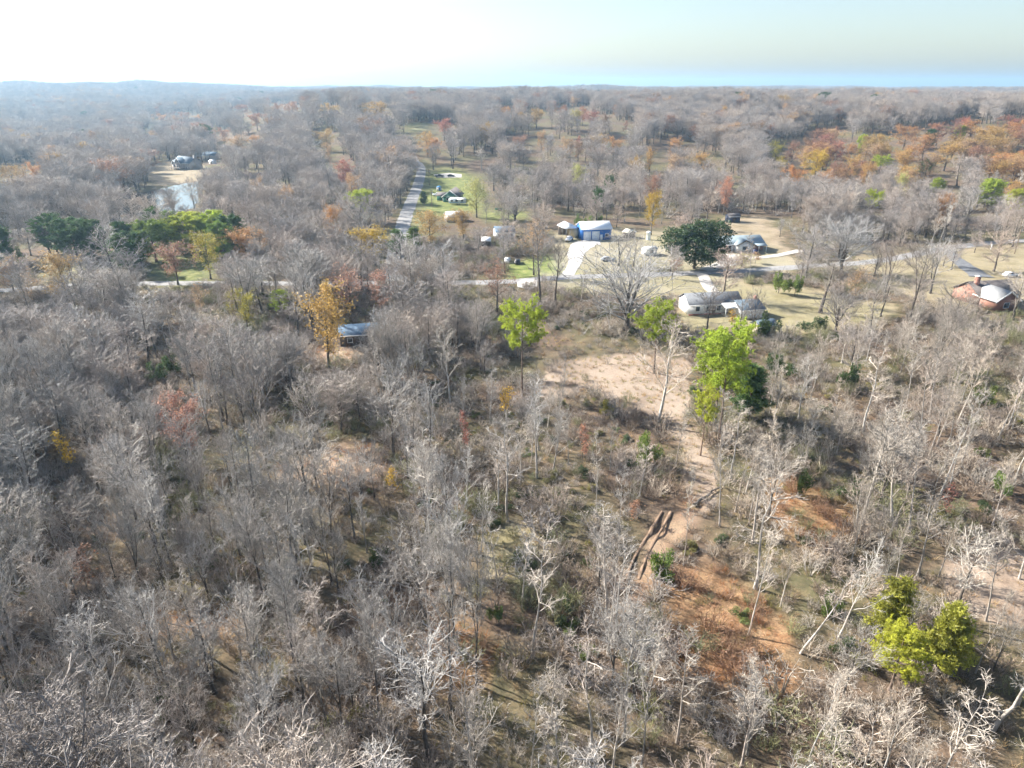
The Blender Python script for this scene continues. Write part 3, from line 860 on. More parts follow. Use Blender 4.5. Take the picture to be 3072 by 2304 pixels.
B('magnolia', 2082, 806, 655, 182, 'massive dark green magnolia left of the grey-roofed ranch house', 'magnolia')
B('willow', 1430, 652, 518, 88, 'pale yellow-green willow beside the green house', 'palegreen')
for (x, yb, yt, w, c, d) in [(1930, 1398, 1283, 92, 'shrub', 'rounded green evergreen shrub below the clearing'), (1815, 1238, 1192, 52, 'yellowgreen', 'small yellow-green bush at the clearing edge'),
                             (2335, 880, 815, 66, 'shrub', 'green holly bush on the pale lawn, left of two'), (2384, 888, 822, 60, 'shrub', 'green holly bush on the pale lawn, right of two'),
                             (2400, 1490, 1402, 62, 'shrubdark', 'dark green bush beside the russet brush at right'), (2560, 1500, 1440, 88, 'shrubdark', 'wide dark bush under the pale trees at right'),
                             (1735, 674, 640, 46, 'shrub', 'green hedge clump behind the blue garage, left of two'), (1790, 672, 638, 56, 'shrub', 'green hedge clump behind the blue garage, right of two'),
                             (2950, 1215, 1150, 80, 'shrub', 'green bush by the grassy gap at far right'), (3000, 1480, 1420, 90, 'shrub', 'light green bush near the right edge'),
                             (1130, 1700, 1640, 95, 'shrubdark', 'dark green bush in the shaded gully left of centre'), (1490, 1870, 1815, 60, 'shrub', 'bright green bush near the bottom centre'),
                             (2290, 1010, 930, 90, 'shrubdark', 'dark evergreen clump by the small shed below the white house'),
                             (2480, 1840, 1760, 70, 'shrub', 'light green bush by the leaning trunks'),
                             (1985, 1740, 1640, 95, 'shrub', 'grey-green shrub right of the rutted trail'), (1700, 1830, 1780, 60, 'shrubdark', 'low dark bush left of the rutted trail'),
                             (470, 1140, 1080, 70, 'shrubdark', 'dark evergreen deep in the left wood'), (520, 1120, 1040, 60, 'shrubdark', 'taller dark evergreen deep in the left wood'), (2330, 1130, 1060, 110, 'shrubdark', 'dark ivy-like clump behind the white slender trees'),
                             (2550, 1170, 1090, 80, 'shrubdark', 'dark shaded clump among pale slender trees at right'), (2450, 1000, 950, 110, 'shrubdark', 'dark hedge at the lower edge of the pale lawn')]:
    B('shrub_green', x, yb, yt, w, d, c, cat='shrub')

A_ = [('oak', 988, 1118, 825, 165, 'oakgold', 'large golden brown oak in the middle of the left wood'), ('oak', 572, 1395, 1165, 155, 'pink', 'salmon orange leafed tree standing alone in the left wood'),
      ('sapling', 208, 1430, 1290, 62, 'yellow', 'small yellow sapling in the left wood'), ('oak', 535, 855, 715, 130, 'rust', 'rust red leafed tree below the pine row'),
      ('oak', 632, 838, 684, 95, 'yellowgreen', 'yellow-green leafed tree below the right end of the pine row'), ('oak', 742, 795, 672, 125, 'orange', 'orange tan tree right of the pine row'),
      ('oak', 45, 885, 760, 100, 'tan', 'tan orange tree at the left picture edge'), ('oak', 206, 905, 746, 130, 'gold', 'golden tan tree on the lawn at left'),
      ('sparse_leaf', 96, 935, 815, 82, 'tan', 'thin tan leafed tree between the two tan trees at left'), ('oak', 1122, 795, 667, 125, 'yellow', 'bright yellow tree at the south end of the north road'),
      ('oak', 1290, 742, 622, 112, 'gold', 'pale gold tree in front of the green house'), ('oak', 1392, 722, 620, 80, 'gold', 'smaller gold tree beside the willow'),
      ('oak', 745, 1000, 856, 95, 'yellowgreen', 'yellow-green tree left of the small pine'), ('sparse_leaf', 1052, 965, 788, 115, 'pink', 'pinkish thin-leafed tree behind the golden oak'),
      ('sparse_leaf', 1150, 962, 790, 85, 'pink', 'dusty pink thin-leafed tree, middle of three in a row'), ('sparse_leaf', 1490, 935, 770, 110, 'rust', 'purplish pink thin-leafed tree before the driveways'),
      ('sparse_leaf', 1252, 905, 800, 75, 'tan', 'tan thin-leafed tree in the dark-trunked grove'), ('sparse_leaf', 1602, 825, 650, 95, 'tan', 'half-bare tree with peach leaves left of the white carport'),
      ('sapling', 1392, 1375, 1228, 46, 'red', 'small red-leafed sapling in the middle wood'), ('sapling', 1516, 1255, 1160, 48, 'yellow', 'small yellow sapling left of the clearing'),
      ('sparse_leaf', 608, 970, 840, 64, 'tan', 'pale orange thin-leafed tree above the grey wood'), ('sapling', 262, 1765, 1645, 85, 'rust', 'low rust red bushy sapling at bottom left'),
      ('sapling', 1745, 1400, 1270, 50, 'pink', 'small pink sapling in the brush below the clearing'), ('sapling', 2700, 1800, 1730, 40, 'rust', 'small reddish sapling among the corner cedars'),
      ('sapling', 2830, 1560, 1450, 40, 'red', 'small red sapling in the pale brush at right'), ('sapling', 1905, 1560, 1500, 50, 'rust', 'rusty sapling beside the rutted trail'),
      ('sapling', 1180, 1480, 1400, 45, 'yellow', 'yellow sapling by the left glade'), ('sapling', 2195, 985, 925, 30, 'yellow', 'small yellow sapling beyond the largest pine'),
      ('sparse_leaf', 2555, 920, 800, 90, 'tan', 'thin brown-leafed tree on the right lawn'), ('oak', 2030, 820, 770, 45, 'pink', 'small pinkish tree left of the magnolia foot'),
      ('sapling', 2225, 800, 760, 60, 'yellowgreen', 'yellowish shrub tree in front of the ranch house'), ('sapling', 2265, 790, 755, 40, 'tan', 'brownish shrub tree in front of the ranch carport')]
for (k, x, yb, yt, w, c, d) in A_: B(k, x, yb, yt, w, d, c)
FAR = [(20, 485, 75, 'gold'), (90, 478, 45, 'orange'), (480, 338, 55, 'orange'), (455, 387, 35, 'tan'), (550, 333, 34, 'rust'), (590, 340, 30, 'orange'), (725, 310, 55, 'rust'), (765, 335, 62, 'rust'),
       (665, 378, 48, 'rust'), (700, 400, 92, 'tan'), (760, 398, 34, 'orange'), (830, 305, 34, 'rust'), (872, 300, 62, 'rust'), (990, 305, 54, 'gold'), (1130, 300, 84, 'gold'), (975, 380, 58, 'gold'),
       (980, 420, 34, 'tan'), (1020, 470, 64, 'red'), (1050, 508, 48, 'tan'), (770, 520, 44, 'tan'), (1330, 350, 64, 'red'), (1280, 390, 54, 'gold'), (1298, 405, 48, 'orange'), (860, 550, 38, 'tan'),
       (985, 600, 30, 'orange'), (1520, 315, 34, 'orange'), (1610, 320, 54, 'gold'), (1690, 310, 42, 'rust'), (1735, 325, 42, 'yellowgreen'), (1785, 328, 64, 'red'), (1820, 335, 34, 'brown'),
       (1750, 312, 30, 'rust'), (1560, 400, 48, 'rust'), (1625, 385, 26, 'tan'), (1702, 407, 40, 'tan'), (1738, 405, 22, 'red'), (1845, 404, 58, 'orange'), (1735, 483, 42, 'palegreen'),
       (1880, 360, 22, 'rust'), (1955, 436, 34, 'gold'), (2035, 405, 60, 'orange'), (2110, 450, 62, 'gold'), (1965, 515, 52, 'rust'), (1965, 562, 28, 'yellow'), (2185, 520, 54, 'pink'),
       (2335, 417, 50, 'yellowgreen'), (2385, 415, 50, 'rust'), (2460, 445, 75, 'yellow'), (2352, 460, 30, 'yellowgreen'), (2390, 488, 75, 'orange'), (2520, 415, 50, 'red'), (2560, 420, 40, 'orange'),
       (2610, 400, 55, 'gold'), (2645, 395, 55, 'gold'), (2725, 370, 75, 'orange'), (2785, 395, 75, 'orange'), (2720, 440, 60, 'gold'), (2572, 455, 55, 'gold'), (2612, 478, 45, 'gold'),
       (2872, 400, 65, 'gold'), (2852, 420, 95, 'gold'), (2930, 400, 75, 'gold'), (2990, 400, 90, 'gold'), (3012, 450, 65, 'orange'), (2875, 360, 45, 'rust'), (2900, 345, 45, 'red'), (3040, 340, 65, 'red'),
       (3064, 352, 55, 'orange'), (2482, 395, 50, 'red'), (2720, 505, 38, 'palegreen'), (2530, 490, 64, 'brown'), (3062, 530, 50, 'gold'), (2846, 568, 30, 'orange'), (2512, 378, 18, 'rust')]
FARWORD = dict(gold='golden', orange='orange', rust='rust brown', red='dull red', pink='pinkish', yellow='yellow', yellowgreen='yellow-green', palegreen='pale green', tan='tan', brown='brown')
ORD = ['leftmost', 'second from left', 'third from left', 'fourth from left', 'fifth from left', 'sixth from left', 'seventh from left', 'eighth from left', 'ninth from left', 'tenth from left', 'eleventh from left', 'twelfth from left']
FAR.sort()
_seen = {}; _tot = {}
def _where(x): return 'over the hazy valley at left' if x < 620 else 'left of the north road' if x < 1230 else 'in the bare wood behind the garage' if x < 2280 else 'on the wooded slope at right'
for (x, yt, w, c) in FAR: _tot[(c, _where(x))] = _tot.get((c, _where(x)), 0) + 1
for (x, yt, w, c) in FAR:
    k = (c, _where(x)); i = _seen.get(k, 0); _seen[k] = i + 1
    d = f'{FARWORD[c]} autumn tree {k[1]}' if _tot[k] == 1 else f'{ORD[i]} {FARWORD[c]} tree {k[1]}'
    tree_top('oak' if w > 24 else 'sapling', x, yt, w * 1.12, 18.5 if w > 24 else 12.0, d, c, group=f'{FARWORD[c]} autumn trees {k[1]}')

# the massed autumn crowns on the right slope
_r = np.random.default_rng(77)
for _k in range(34):
    x = _r.uniform(2420, 3090); yt = _r.uniform(375, 500) - 30 * (x > 2800); w = _r.uniform(55, 95); c = _r.choice(['gold', 'orange', 'tan', 'gold', 'rust', 'brown'])
    tree_top('oak', x, yt, w, 18.0, f'{FARWORD[c]} crown in the massed autumn trees on the right slope', c, group=f'{FARWORD[c]} trees massed on the right slope')
BB = [('tall', 1620, 925, 655, 150, 'dark', 'tall dark-trunked bare tree left of the white carport', 0), ('tall', 1664, 920, 705, 95, 'dark', 'second tall dark bare tree beside the tallest one near the carport', 1),
      ('spreading', 1880, 988, 712, 380, 'grey', 'widest spreading bare tree at the top of the clearing', 0), ('spreading', 1515, 584, 480, 155, 'dark', 'big bare yard tree with dark limbs behind the willow', 1),
      ('spreading', 1545, 662, 566, 145, 'grey', 'rounded bare yard tree right of the willow', 0), ('spreading', 2520, 818, 632, 240, 'grey', 'large bare vase-shaped tree on the right lawn', 1),
      ('broad', 2650, 905, 680, 130, 'dark', 'dark bare tree right of the vase-shaped tree', 1), ('tall', 2728, 968, 715, 130, 'dark', 'bare tree with a dark leaning trunk on the right lawn', 2),
      ('spreading', 2505, 995, 845, 170, 'dark', 'gnarled bare tree with forked dark trunk below the pale lawn', 0), ('broad', 2610, 985, 800, 90, 'grey', 'thin leaning bare tree right of the gnarled tree', 2),
      ('upswept', 1352, 1218, 948, 140, 'pale', 'whitish bare tree with upswept limbs in the middle wood', 2), ('broad', 1180, 1372, 1112, 215, 'grey', 'large round-crowned bare tree above the left glade', 0),
      ('broad', 795, 1372, 1000, 210, 'dark', 'big bare tree with a dark leaning trunk in the left wood', 3), ('tall', 2856, 1872, 1588, 165, 'pale', 'pale leaning bare tree with thick trunk at lower right', 3),
      ('broad', 2120, 992, 850, 125, 'dark', 'bare tree standing before the white house, left one', 0), ('broad', 2218, 1022, 858, 100, 'dark', 'dark straight bare tree before the white house', 2),
      ('broad', 2250, 1012, 850, 90, 'dark', 'thin bare tree before the right end of the white house', 4), ('spreading', 150, 760, 612, 130, 'dark', 'bare spreading tree left of the pine row', 0),
      ('slender', 2245, 1905, 1560, 95, 'pale', 'whitest slender tree rising from the russet brush', 0), ('slender', 2590, 1295, 1040, 110, 'pale', 'white slender tree with flat branches at right', 1),
      ('slender', 2715, 1220, 1000, 80, 'pale', 'straight white slender tree beside the flat-branched one', 2), ('upswept', 2310, 1240, 1045, 85, 'pale', 'white fan-crowned tree right of the dark cedar', 0),
      ('upswept', 2395, 1260, 1060, 95, 'pale', 'white fan-crowned tree before the dark ivy clump', 1), ('slender', 1790, 1560, 1280, 60, 'pale', 'thin white pole-like tree left of the rutted trail', 3),
      ('slender', 2050, 1700, 1380, 60, 'pale', 'thin white tree standing on the trail edge', 4), ('upswept', 1445, 508, 432, 60, 'pale', 'white-limbed far tree above the willow', 0), ('upswept', 1630, 520, 448, 50, 'pale', 'white-limbed far tree right of the yard trees', 1),
      ('broad', 2010, 815, 745, 75, 'grey', 'low bare bushy tree left of the magnolia', 2), ('broad', 2790, 880, 700, 140, 'grey', 'pale bare tree behind the leaning dark trunk at right', 1),
      ('broad', 3040, 960, 800, 150, 'grey', 'bare tree hiding the brown house at right', 3), ('broad', 2900, 680, 560, 160, 'grey', 'wide grey bare tree at the edge of the right wood', 4),
      ('broad', 1900, 800, 690, 110, 'grey', 'thin bare tree right of the blue garage', 4), ('broad', 2320, 1120, 980, 60, 'warm', 'vine-covered small bare tree with rusty top', 2)]
for (k, x, yb, yt, w, c, d, v) in BB:
    tc = (0.75, 0.72, 0.70) if c == 'dark' else (1, 1, 1)
    B(k, x, yb, yt, w, d, c, tcolor=tc, var=v)
# the two leaning trunks at lower right
B('slender', 2400, 1965, 1650, 120, 'long bare trunk leaning hard to the right at lower right', 'pale', var=1, lean=(0.05, 0.34))
B('upswept', 2518, 1908, 1590, 130, 'pale tree leaning beside the long slanted trunk at lower right', 'pale', var=2, lean=(0.0, 0.16))
# ------------------------------------------------------------------ buildings and yard things
PM = plain_mat
PM('wall_white', (0.78, 0.79, 0.80), 0.7); PM('wall_blue', (0.012, 0.13, 0.44), 0.5, 0, 0.1); PM('door_white', (0.80, 0.83, 0.86), 0.5)
PM('roof_white', (0.82, 0.83, 0.84), 0.45, 0.0, 0.06); PM('wall_green', (0.02, 0.14, 0.10), 0.6); PM('roof_brown', (0.13, 0.115, 0.11), 0.9, 0, 0.2, 3); PM('trim_white', (0.80, 0.80, 0.79), 0.6)
PM('roof_metal_blue', (0.26, 0.32, 0.35), 0.45, 0.1, 0.08); PM('roof_shingle_grey', (0.13, 0.14, 0.155), 0.85, 0, 0.25, 2.5); PM('wall_brick', (0.30, 0.16, 0.12), 0.85, 0, 0.25, 4)
PM('wall_tan', (0.62, 0.54, 0.40), 0.8); PM('wood_dark', (0.10, 0.08, 0.065), 0.85); PM('wall_navy', (0.06, 0.075, 0.12), 0.7); PM('roof_pale', (0.42, 0.42, 0.41), 0.6, 0, 0.12)
PM('brick_foot', (0.34, 0.17, 0.13), 0.9); PM('roof_bluegrey', (0.09, 0.15, 0.22), 0.8, 0.0, 0.15); PM('stone_wall', (0.42, 0.38, 0.34), 0.85, 0, 0.25, 3); PM('roof_slate', (0.10, 0.14, 0.18), 0.7, 0, 0.2, 2)
PM('rubber', (0.03, 0.03, 0.03), 0.8); PM('steel', (0.45, 0.46, 0.47), 0.35, 0.8); PM('paint_white', (0.80, 0.80, 0.80), 0.25, 0, 0.04); PM('paint_silver', (0.50, 0.53, 0.57), 0.3, 0.3, 0.05)
PM('paint_navy', (0.03, 0.045, 0.11), 0.25, 0, 0.05); PM('paint_black', (0.03, 0.03, 0.035), 0.3, 0, 0.05); PM('paint_bluebox', (0.05, 0.25, 0.50), 0.5); PM('pole_wood', (0.20, 0.15, 0.11), 0.9, 0, 0.25, 3); PM('tank_white', (0.72, 0.78, 0.82), 0.4)
PM('cream_canvas', (0.72, 0.68, 0.55), 0.8); PM('tin_rust', (0.38, 0.33, 0.29), 0.6, 0.3, 0.3, 1.0)
m, nt, b, out = new_mat('window_glass'); b.inputs['Base Color'].default_value = (0.03, 0.04, 0.05, 1); b.inputs['Roughness'].default_value = 0.08; b.inputs['Specular IOR Level'].default_value = 0.8

def box(x0, x1, y0, y1, z0, z1):
    V = np.array([(x0, y0, z0), (x1, y0, z0), (x1, y1, z0), (x0, y1, z0), (x0, y0, z1), (x1, y0, z1), (x1, y1, z1), (x0, y1, z1)], float)
    q = [(0, 3, 2, 1), (4, 5, 6, 7), (0, 1, 5, 4), (1, 2, 6, 5), (2, 3, 7, 6), (3, 0, 4, 7)]
    return V, np.array([t for a in q for t in ((a[0], a[1], a[2]), (a[0], a[2], a[3]))])

def extr(poly, axis, a, b2):
    """convex polygon (2-D) extruded along an axis; axis x: poly in (y,z); axis y: poly in (x,z)"""
    n = len(poly); V = []
    for s in (a, b2):
        for (p, q) in poly: V.append((s, p, q) if axis == 'x' else (p, s, q))
    T = []
    for k in range(1, n - 1): T += [(0, k, k + 1), (n, n + k + 1, n + k)]
    for k in range(n):
        k2 = (k + 1) % n
        T += [(k, n + k, n + k2), (k, n + k2, k2)]
    V = np.array(V, float); T = np.array(T)
    # outward facing
    c = V.mean(0); fc = V[T].mean(1) - c; nn = np.cross(V[T[:, 1]] - V[T[:, 0]], V[T[:, 2]] - V[T[:, 0]])
    fl = (fc * nn).sum(1) < 0
    T[fl] = T[fl][:, ::-1]
    return V, T

def part(name, shapes, mat, parent, label=None):
    a = Acc()
    for V, T in shapes: a.add(V, T)
    o = mobj(name, a.mesh(name, [MATS[mat]]), parent)
    if label: o['label'] = label
    return o

FOOT = []            # building footprints in the world, kept clear of trees
def frame_px(xl, yl, xr, yr):
    a, b2 = at(xl, yl), at(xr, yr)
    d = b2 - a
    return a, math.atan2(d[1], d[0]), math.hypot(d[0], d[1])

def site(name, label, cat, a, rz, L, W):
    e = empty(name, (a[0], a[1], float(terr(a[0], a[1])) + 0.0), rz)
    tag(e, label, cat)
    c, s = math.cos(rz), math.sin(rz)
    FOOT.append((a[0] + c * L / 2 - s * W / 2, a[1] + s * L / 2 + c * W / 2, math.hypot(L, W) / 2 + 1.5))
    return e

def gable(e, L, W, hw, hr, wallm, roofm, ridge='x', x0=0.0, y0=0.0, over=0.45, thick=0.16, trim=None, base=None, roofname='roof', wallname='wall'):
    """walls with gable ends and a two-slope roof; footprint from (x0,y0); front at y0 faces the camera"""
    if ridge == 'x':
        poly = [(y0, -0.3), (y0 + W, -0.3), (y0 + W, hw), (y0 + W / 2, hw + hr), (y0, hw)]
        w = part(wallname, [extr(poly, 'x', x0, x0 + L)], wallm, e)
        k = hr / (W / 2)
        sl = lambda s: [(y0 + W / 2, hw + hr + 0.05), (y0 + W / 2, hw + hr + 0.05 + thick), (y0 + W / 2 + s * (W / 2 + over), hw - k * over + 0.05 + thick), (y0 + W / 2 + s * (W / 2 + over), hw - k * over + 0.05)]
        r = part(roofname, [extr(sl(-1), 'x', x0 - over, x0 + L + over), extr(sl(1), 'x', x0 - over, x0 + L + over)], roofm, e)
        if trim:
            part('gutter', [box(x0 - over - 0.02, x0 + L + over + 0.02, y0 - over - 0.14, y0 - over - 0.01, hw - k * over - 0.06, hw - k * over + 0.14)], trim, r)
    else:
        poly = [(x0, -0.3), (x0 + L, -0.3), (x0 + L, hw), (x0 + L / 2, hw + hr), (x0, hw)]
        w = part(wallname, [extr(poly, 'y', y0, y0 + W)], wallm, e)
        k = hr / (L / 2)
        sl = lambda s: [(x0 + L / 2, hw + hr + 0.05), (x0 + L / 2, hw + hr + 0.05 + thick), (x0 + L / 2 + s * (L / 2 + over), hw - k * over + 0.05 + thick), (x0 + L / 2 + s * (L / 2 + over), hw - k * over + 0.05)]
        r = part(roofname, [extr(sl(-1), 'y', y0 - over, y0 + W + over), extr(sl(1), 'y', y0 - over, y0 + W + over)], roofm, e)
        if trim:
            for s in (-1, 1):
                b0 = sl(s)
                q = [(p[0], p[1] - 0.14) for p in (b0[0], b0[1], b0[2], b0[3])]
                part('bargeboard', [extr([(b0[0][0], b0[0][1] - 0.22), (b0[0][0], b0[0][1] + thick + 0.02), (b0[2][0], b0[2][1] + 0.02), (b0[3][0], b0[3][1] - 0.22)], 'y', y0 - over - 0.08, y0 - over - 0.005)], trim, r)
    return w, r

def window(e, x, z, w, h, y=0.0, parent=None):
    f = part('window', [box(x - w / 2 - 0.1, x + w / 2 + 0.1, y - 0.06, y + 0.02, z + h, z + h + 0.1), box(x - w / 2 - 0.1, x + w / 2 + 0.1, y - 0.08, y + 0.02, z - 0.12, z),
                        box(x - w / 2 - 0.1, x - w / 2, y - 0.06, y + 0.02, z, z + h), box(x + w / 2, x + w / 2 + 0.1, y - 0.06, y + 0.02, z, z + h)], 'trim_white', e)
    part('pane', [box(x - w / 2, x + w / 2, y - 0.03, y + 0.02, z, z + h)], 'window_glass', f)
    return f

def door(e, x, w, h, y=0.0, mat='door_white', z=0.0):
    d = part('door', [box(x - w / 2, x + w / 2, y - 0.07, y + 0.02, z, z + h)], mat, e)
    part('handle', [box(x + w / 2 - 0.18, x + w / 2 - 0.1, y - 0.13, y - 0.07, z + h * 0.45, z + h * 0.45 + 0.1)], 'steel', d)
    return d

# ---- blue garage
a, rz, L = frame_px(1746, 722, 1833, 719)
e = site('blue_garage', 'blue metal garage with white roof and two white roller doors', 'garage', a, rz, L, 9.0)
gable(e, L, 9.0, 4.3, 2.0, 'wall_blue', 'roof_white', 'x', over=0.35, trim='trim_white')
for (x0, x1) in ((0.055, 0.29), (0.345, 0.58)):
    d = part('roller_door', [box(L * x0 - 0.12, L * x0, -0.1, 0.02, 0, 3.3), box(L * x1, L * x1 + 0.12, -0.1, 0.02, 0, 3.3), box(L * x0 - 0.12, L * x1 + 0.12, -0.1, 0.02, 3.3, 3.45)], 'trim_white', e)
    for k in range(5): part('panel', [box(L * x0, L * x1, -0.06, 0.02, 0.02 + k * 0.655, 0.02 + k * 0.655 + 0.63)], 'door_white', d)
door(e, L * 0.66, 0.95, 2.1, 0, 'door_white')
window(e, L * 0.85, 1.3, 1.3, 1.1)
part('apron', [box(-0.3, L * 0.62, -2.6, -0.12, 0.0, 0.16)], 'concrete', e)
# ---- white carport with side room
a, rz, L = frame_px(1698, 715, 1738, 712)
e = site('white_carport', 'white roofed open carport with tan side wall left of the blue garage', 'carport', a, rz, L, 8.0)
hw, hr = 3.7, 1.3; W = 8.0
sl = lambda s: [(L / 2, hw + hr), (L / 2, hw + hr + 0.14), (L / 2 + s * (L / 2 + 0.35), hw + 0.02), (L / 2 + s * (L / 2 + 0.35), hw - 0.12)]
rf = part('roof', [extr(sl(-1), 'y', -0.5, W + 0.5), extr(sl(1), 'y', -0.5, W + 0.5)], 'roof_white', e)
part('gable_panel', [extr([(0.0, hw), (L, hw), (L / 2, hw + hr - 0.05)], 'y', -0.42, -0.36)], 'roof_white', rf)
part('side_room', [box(L * 0.58, L - 0.05, 0, W, -0.3, hw - 0.05)], 'wall_tan', e)
part('back_wall', [box(0.05, L * 0.58, W - 0.15, W, -0.3, hw - 0.05)], 'tin_rust', e)
for x in (0.08, L * 0.3): 
    for y in (0.0, W * 0.5): part('post', [box(x, x + 0.14, y, y + 0.14, -0.3, hw)], 'steel', e)
# ---- green house
a, rz, L = frame_px(1329, 606, 1374, 607)
e = site('green_house', 'dark green gabled house with white trim beside the north road', 'house', a, rz, L, 13.0)
gable(e, L, 13.0, 2.9, 2.9, 'wall_green', 'roof_brown', 'y', over=0.7, trim='trim_white')
part('trim_board', [box(-0.06, L + 0.06, -0.10, -0.003, 2.82, 3.02)], 'trim_white', e)
part('corner_board', [box(-0.08, 0.16, -0.09, 0.0, -0.2, 2.82)], 'trim_white', e)
window(e, L * 0.3, 1.0, 1.2, 1.2)
gable(e, 4.2, 7.0, 2.5, 1.1, 'wall_green', 'roof_brown', 'x', x0=-4.2, y0=4.5, over=0.4, roofname='wing_roof', wallname='wing_wall')
# ---- travel trailer in front of it
def trailer(a, rz, L, label):
    e = site('travel_trailer', label, 'trailer', a, rz, L, 2.4)
    part('body', [extr([(0.25, 0.6), (L - 0.1, 0.6), (L, 1.0), (L, 3.0), (L - 0.25, 3.25), (0.6, 3.25), (0.0, 2.4), (0.0, 0.95)], 'y', 0, 2.4)], 'paint_white', e)
    part('stripe', [box(0.02, L + 0.01, -0.02, 0.0, 1.1, 1.35)], 'paint_bluebox', e)
    for x, w in ((0.18, 0.9), (0.45, 1.2), (0.78, 1.0)): window(e, L * x, 1.6, w, 0.8)
    door(e, L * 0.62, 0.7, 1.9, 0, 'door_white', 0.75)
    part('awning', [extr([(0.0, 3.05), (0.0, 3.15), (-1.9, 2.75), (-1.9, 2.68)], 'x', L * 0.5, L * 0.98)], 'cream_canvas', e)
    for x in (0.52, 0.96): part('awning_pole', [box(L * x - 0.03, L * x + 0.03, -1.88, -1.82, 0, 2.7)], 'steel', e)
    for x in (L * 0.5, L * 0.62):
        an = np.linspace(0, 2 * np.pi, 14, endpoint=False)
        part('wheel', [extr([(x + 0.36 * math.cos(t), 0.36 + 0.36 * math.sin(t)) for t in an], 'y', 0.05, 0.3)], 'rubber', e)
    return e
a, rz, L = frame_px(1347, 615, 1398, 614)
trailer(a, rz, L, 'white travel trailer with awning parked before the green house')
# ---- small outbuildings
def shed(name, label, xl, yl, xr, yr, W, hw, hr, wallm, roofm, ridge='x', cat='shed', dr=True, over=0.25, win=0):
    a, rz, L = frame_px(xl, yl, xr, yr)
    e = site(name, label, cat, a, rz, L, W)
    gable(e, L, W, hw, hr, wallm, roofm, ridge, over=over, trim='trim_white')
    if dr: door(e, L * 0.5, min(1.6, L * 0.3), min(2.1, hw - 0.2), 0, 'wood_dark')
    for k in range(win): window(e, L * (0.15 + 0.7 * (k + 0.5) / max(win, 1)) if not dr else L * (0.2 + 0.6 * (k % 2)), 0.9, 1.0, 1.0)
    return e
shed('garden_shed', 'navy shed with white side standing on the straw lawn at the wood edge', 2185, 668, 2219, 667, 3.6, 2.6, 1.0, 'wall_navy', 'roof_brown', win=0)
shed('tool_shed', 'small pale shed with cream roof right of the blue garage', 1886, 716, 1905, 712, 3.0, 2.2, 0.9, 'wood_dark', 'cream_canvas', 'y')
shed('small_shed', 'weathered shed with pale end wall below the white house', 2275, 1010, 2325, 1003, 3.2, 2.5, 0.9, 'wall_tan', 'roof_slate', win=0)
shed('blue_cottage', 'low blue-grey roofed cottage behind the bare trees near the carport', 1488, 718, 1545, 716, 7.0, 2.6, 1.6, 'wall_white', 'roof_bluegrey', win=2, cat='house', dr=True)
shed('white_hut', 'small white roofed hut left of the cottage among bare trees', 1446, 740, 1471, 740, 3.5, 2.2, 0.9, 'wood_dark', 'roof_white', win=0)
shed('grey_hut', 'pale grey flat hut on the gravel left of the magnolia', 1938, 768, 1970, 766, 4.0, 2.2, 0.6, 'wall_white', 'roof_pale', win=1, dr=False)
shed('tarp_cabin', 'blue-grey roofed cabin half hidden in the wood right of the golden oak', 1022, 1040, 1168, 1030, 6.0, 2.6, 1.5, 'wood_dark', 'roof_bluegrey', win=2, cat='cabin')
shed('yard_barn', 'grey tin roofed barn half hidden by the pale gold trees', 1345, 668, 1392, 665, 7.0, 2.6, 1.5, 'tin_rust', 'roof_pale', win=0, cat='barn')
# white upright tank
a = at(1945, 719)
e = empty('water_tank', a); tag(e, 'upright pale blue tank with white domed cap at the yard edge', 'tank')
an18 = np.linspace(0, 2 * np.pi, 18, endpoint=False)
ring = lambda r, z: np.column_stack([np.cos(an18) * r, np.sin(an18) * r, np.full(18, z)])
def lathe(prof):
    V = np.concatenate([ring(r, z) for r, z in prof]); T = []
    for k in range(len(prof) - 1):
        for i in range(18):
            j = (i + 1) % 18
            T += [(k * 18 + i, k * 18 + j, (k + 1) * 18 + j), (k * 18 + i, (k + 1) * 18 + j, (k + 1) * 18 + i)]
    return V, np.array(T)
part('cylinder_wall', [lathe([(0.8, -0.1), (0.8, 2.6), (0.84, 2.62), (0.84, 2.7)])], 'tank_white', e)
part('cap', [lathe([(0.9, 2.68), (0.92, 2.85), (0.75, 3.15), (0.3, 3.3), (0.01, 3.32)])], 'roof_white', e)
FOOT.append((a[0], a[1], 2))
# ---- ranch house
a, rz, L = frame_px(2156, 756, 2288, 751)
e = site('ranch_house', 'long low ranch house with pale blue-grey metal roof and front gable', 'house', a, rz, L, 9.0)
gable(e, L, 9.0, 2.7, 1.9, 'wall_brick', 'roof_metal_blue', 'x', over=0.55, trim='trim_white')
gable(e, 6.2, 4.5, 2.7, 1.55, 'wall_white', 'roof_metal_blue', 'y', x0=L * 0.34, y0=-2.0, over=0.5, trim='wood_dark', roofname='porch_roof', wallname='porch_wall')
window(e, L * 0.10, 0.9, 1.6, 1.2); window(e, L * 0.24, 0.9, 1.2, 1.2); door(e, L * 0.30, 0.95, 2.1, 0, 'door_white')
window(e, L * 0.34 + 3.1, 0.9, 1.8, 1.2, -2.0); window(e, L * 0.68, 0.9, 1.4, 1.1)
gable(e, L * 0.34, 4.2, 2.6, 1.3, 'wall_white', 'roof_white', 'y', x0=-0.6, y0=7.5, over=0.4, roofname='rear_roof', wallname='rear_wall')
for x in (0.80, 0.97): part('carport_post', [box(L * x, L * x + 0.15, -3.2, -3.05, -0.2, 2.4)], 'trim_white', e)
part('carport_roof', [extr([(0.0, 2.62), (0.0, 2.74), (-3.4, 2.5), (-3.4, 2.38)], 'x', L * 0.77, L * 1.0)], 'roof_metal_blue', e)
part('vent_pipe', [box(L * 0.72, L * 0.72 + 0.15, 2.5, 2.65, 3.4, 4.6)], 'steel', e)
